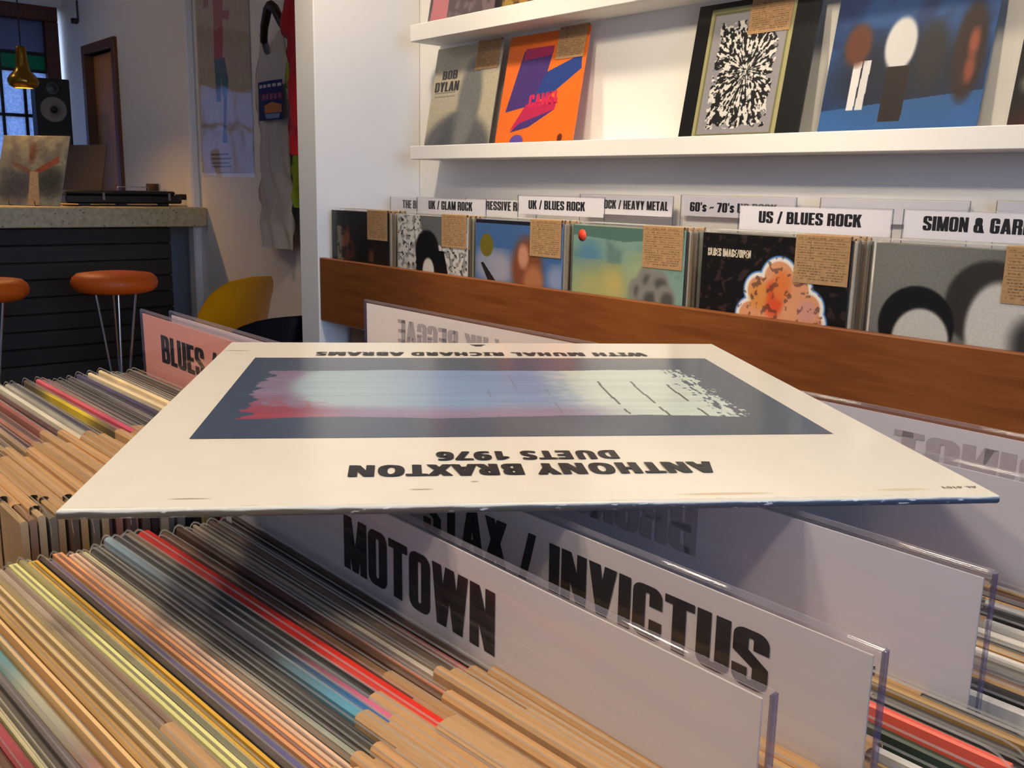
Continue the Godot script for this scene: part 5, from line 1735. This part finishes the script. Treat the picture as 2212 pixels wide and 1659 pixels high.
	# small emblem at the far edge
	var em := begin()
	for i in 2:
		var z := -0.1445 - i * 0.0035
		var hw := 0.003 + i * 0.0025
		quad(em, Vector3(-0.0015 - hw, 0.0003, z - 0.0014), Vector3(-0.0015 + hw, 0.0003, z - 0.0014), Vector3(-0.0015 + hw * 0.6, 0.0003, z + 0.0012), Vector3(-0.0015 - hw * 0.6, 0.0003, z + 0.0012))
	done(em, "emblem", dark, o)

func brush_picture() -> Image:
	var W := 512; var H := 340
	var navy := Color(0.22, 0.28, 0.37)
	var im := Image.create(W, H, false, Image.FORMAT_RGB8)
	var n := noise(0.012, 141, 4)
	var n2 := noise(0.05, 142, 4)
	var n3 := noise(0.03, 143, 3)
	for y in H:
		for x in W:
			var u := float(x) / W; var w := float(y) / H
			var c := navy
			var k := n2.get_noise_2d(x, y) * 0.02
			c = Color(c.r + k, c.g + k, c.b + k)
			# stroke body
			var top := 0.212 + 0.02 * n.get_noise_2d(x * 0.5, 10.0)
			var bot := 0.815 + 0.03 * n.get_noise_2d(x * 0.4, 90.0)
			var left := 0.045 + 0.035 * n3.get_noise_2d(3.0, y) + 0.05 * absf(w - 0.5)
			var right := 0.90 + 0.03 * n2.get_noise_2d(5.0, y * 2.0)
			var ragged := 0.02 * n2.get_noise_2d(x * 3.0, y * 0.6)
			if w > top and w < bot and u > left and u < right + ragged:
				var streak := n.get_noise_2d(x * 0.25, y * 4.0) * 0.05
				var blue := Color(0.44, 0.57, 0.72)
				var pale := Color(0.78, 0.83, 0.79)
				var body := blue.lerp(pale, smoothstep(0.56, 0.68, u + 0.03 * n2.get_noise_2d(x, y)))
				body = body.lerp(Color(0.62, 0.70, 0.71), smoothstep(0.42, 0.24, u) * 0.8)
				# mauve sweep at the left end
				var arc := Vector2((u - 0.30) / 0.19, (w - 0.42) / 0.36).length()
				var mauve := smoothstep(0.9, 1.12, arc + streak) * (1.0 - smoothstep(0.24, 0.34, u))
				body = body.lerp(Color(0.50, 0.44, 0.54), clampf(mauve, 0, 1))
				var crim := smoothstep(0.10, 0.04, u - 0.05 + 0.4 * n2.get_noise_2d(x * 0.8, y * 0.8) * 0.3) * smoothstep(0.5, 0.75, w)
				body = body.lerp(Color(0.56, 0.27, 0.33), clampf(crim, 0, 1))
				var low := smoothstep(bot - 0.16, bot - 0.04, w) * (1.0 - smoothstep(0.55, 0.75, u))
				body = body.lerp(Color(0.52, 0.46, 0.58).lerp(Color(0.58, 0.22, 0.30), smoothstep(0.26, 0.10, u)), clampf(low, 0, 1))
				c = Color(body.r + streak, body.g + streak, body.b + streak)
				if u > 0.66 and absf(fposmod(u * 15.0 + n.get_noise_2d(y * 0.2, 7.0) * 0.1, 1.0) - 0.5) < 0.03 and w > 0.38 and n3.get_noise_2d(x * 0.2, y * 0.6) > -0.1:
					c = Color(0.2, 0.22, 0.2)
				elif u > 0.42 and u < 0.62 and absf(fposmod(u * 18.0, 1.0) - 0.5) < 0.012 and n3.get_noise_2d(x, y * 0.4) > 0.05:
					c = c.darkened(0.25)
			if u > right - 0.04 and w > top and w < bot and n2.get_noise_2d(x * 2.6, y * 0.7) > 0.12:
				c = navy
			im.set_pixel(x, y, c)
	return im
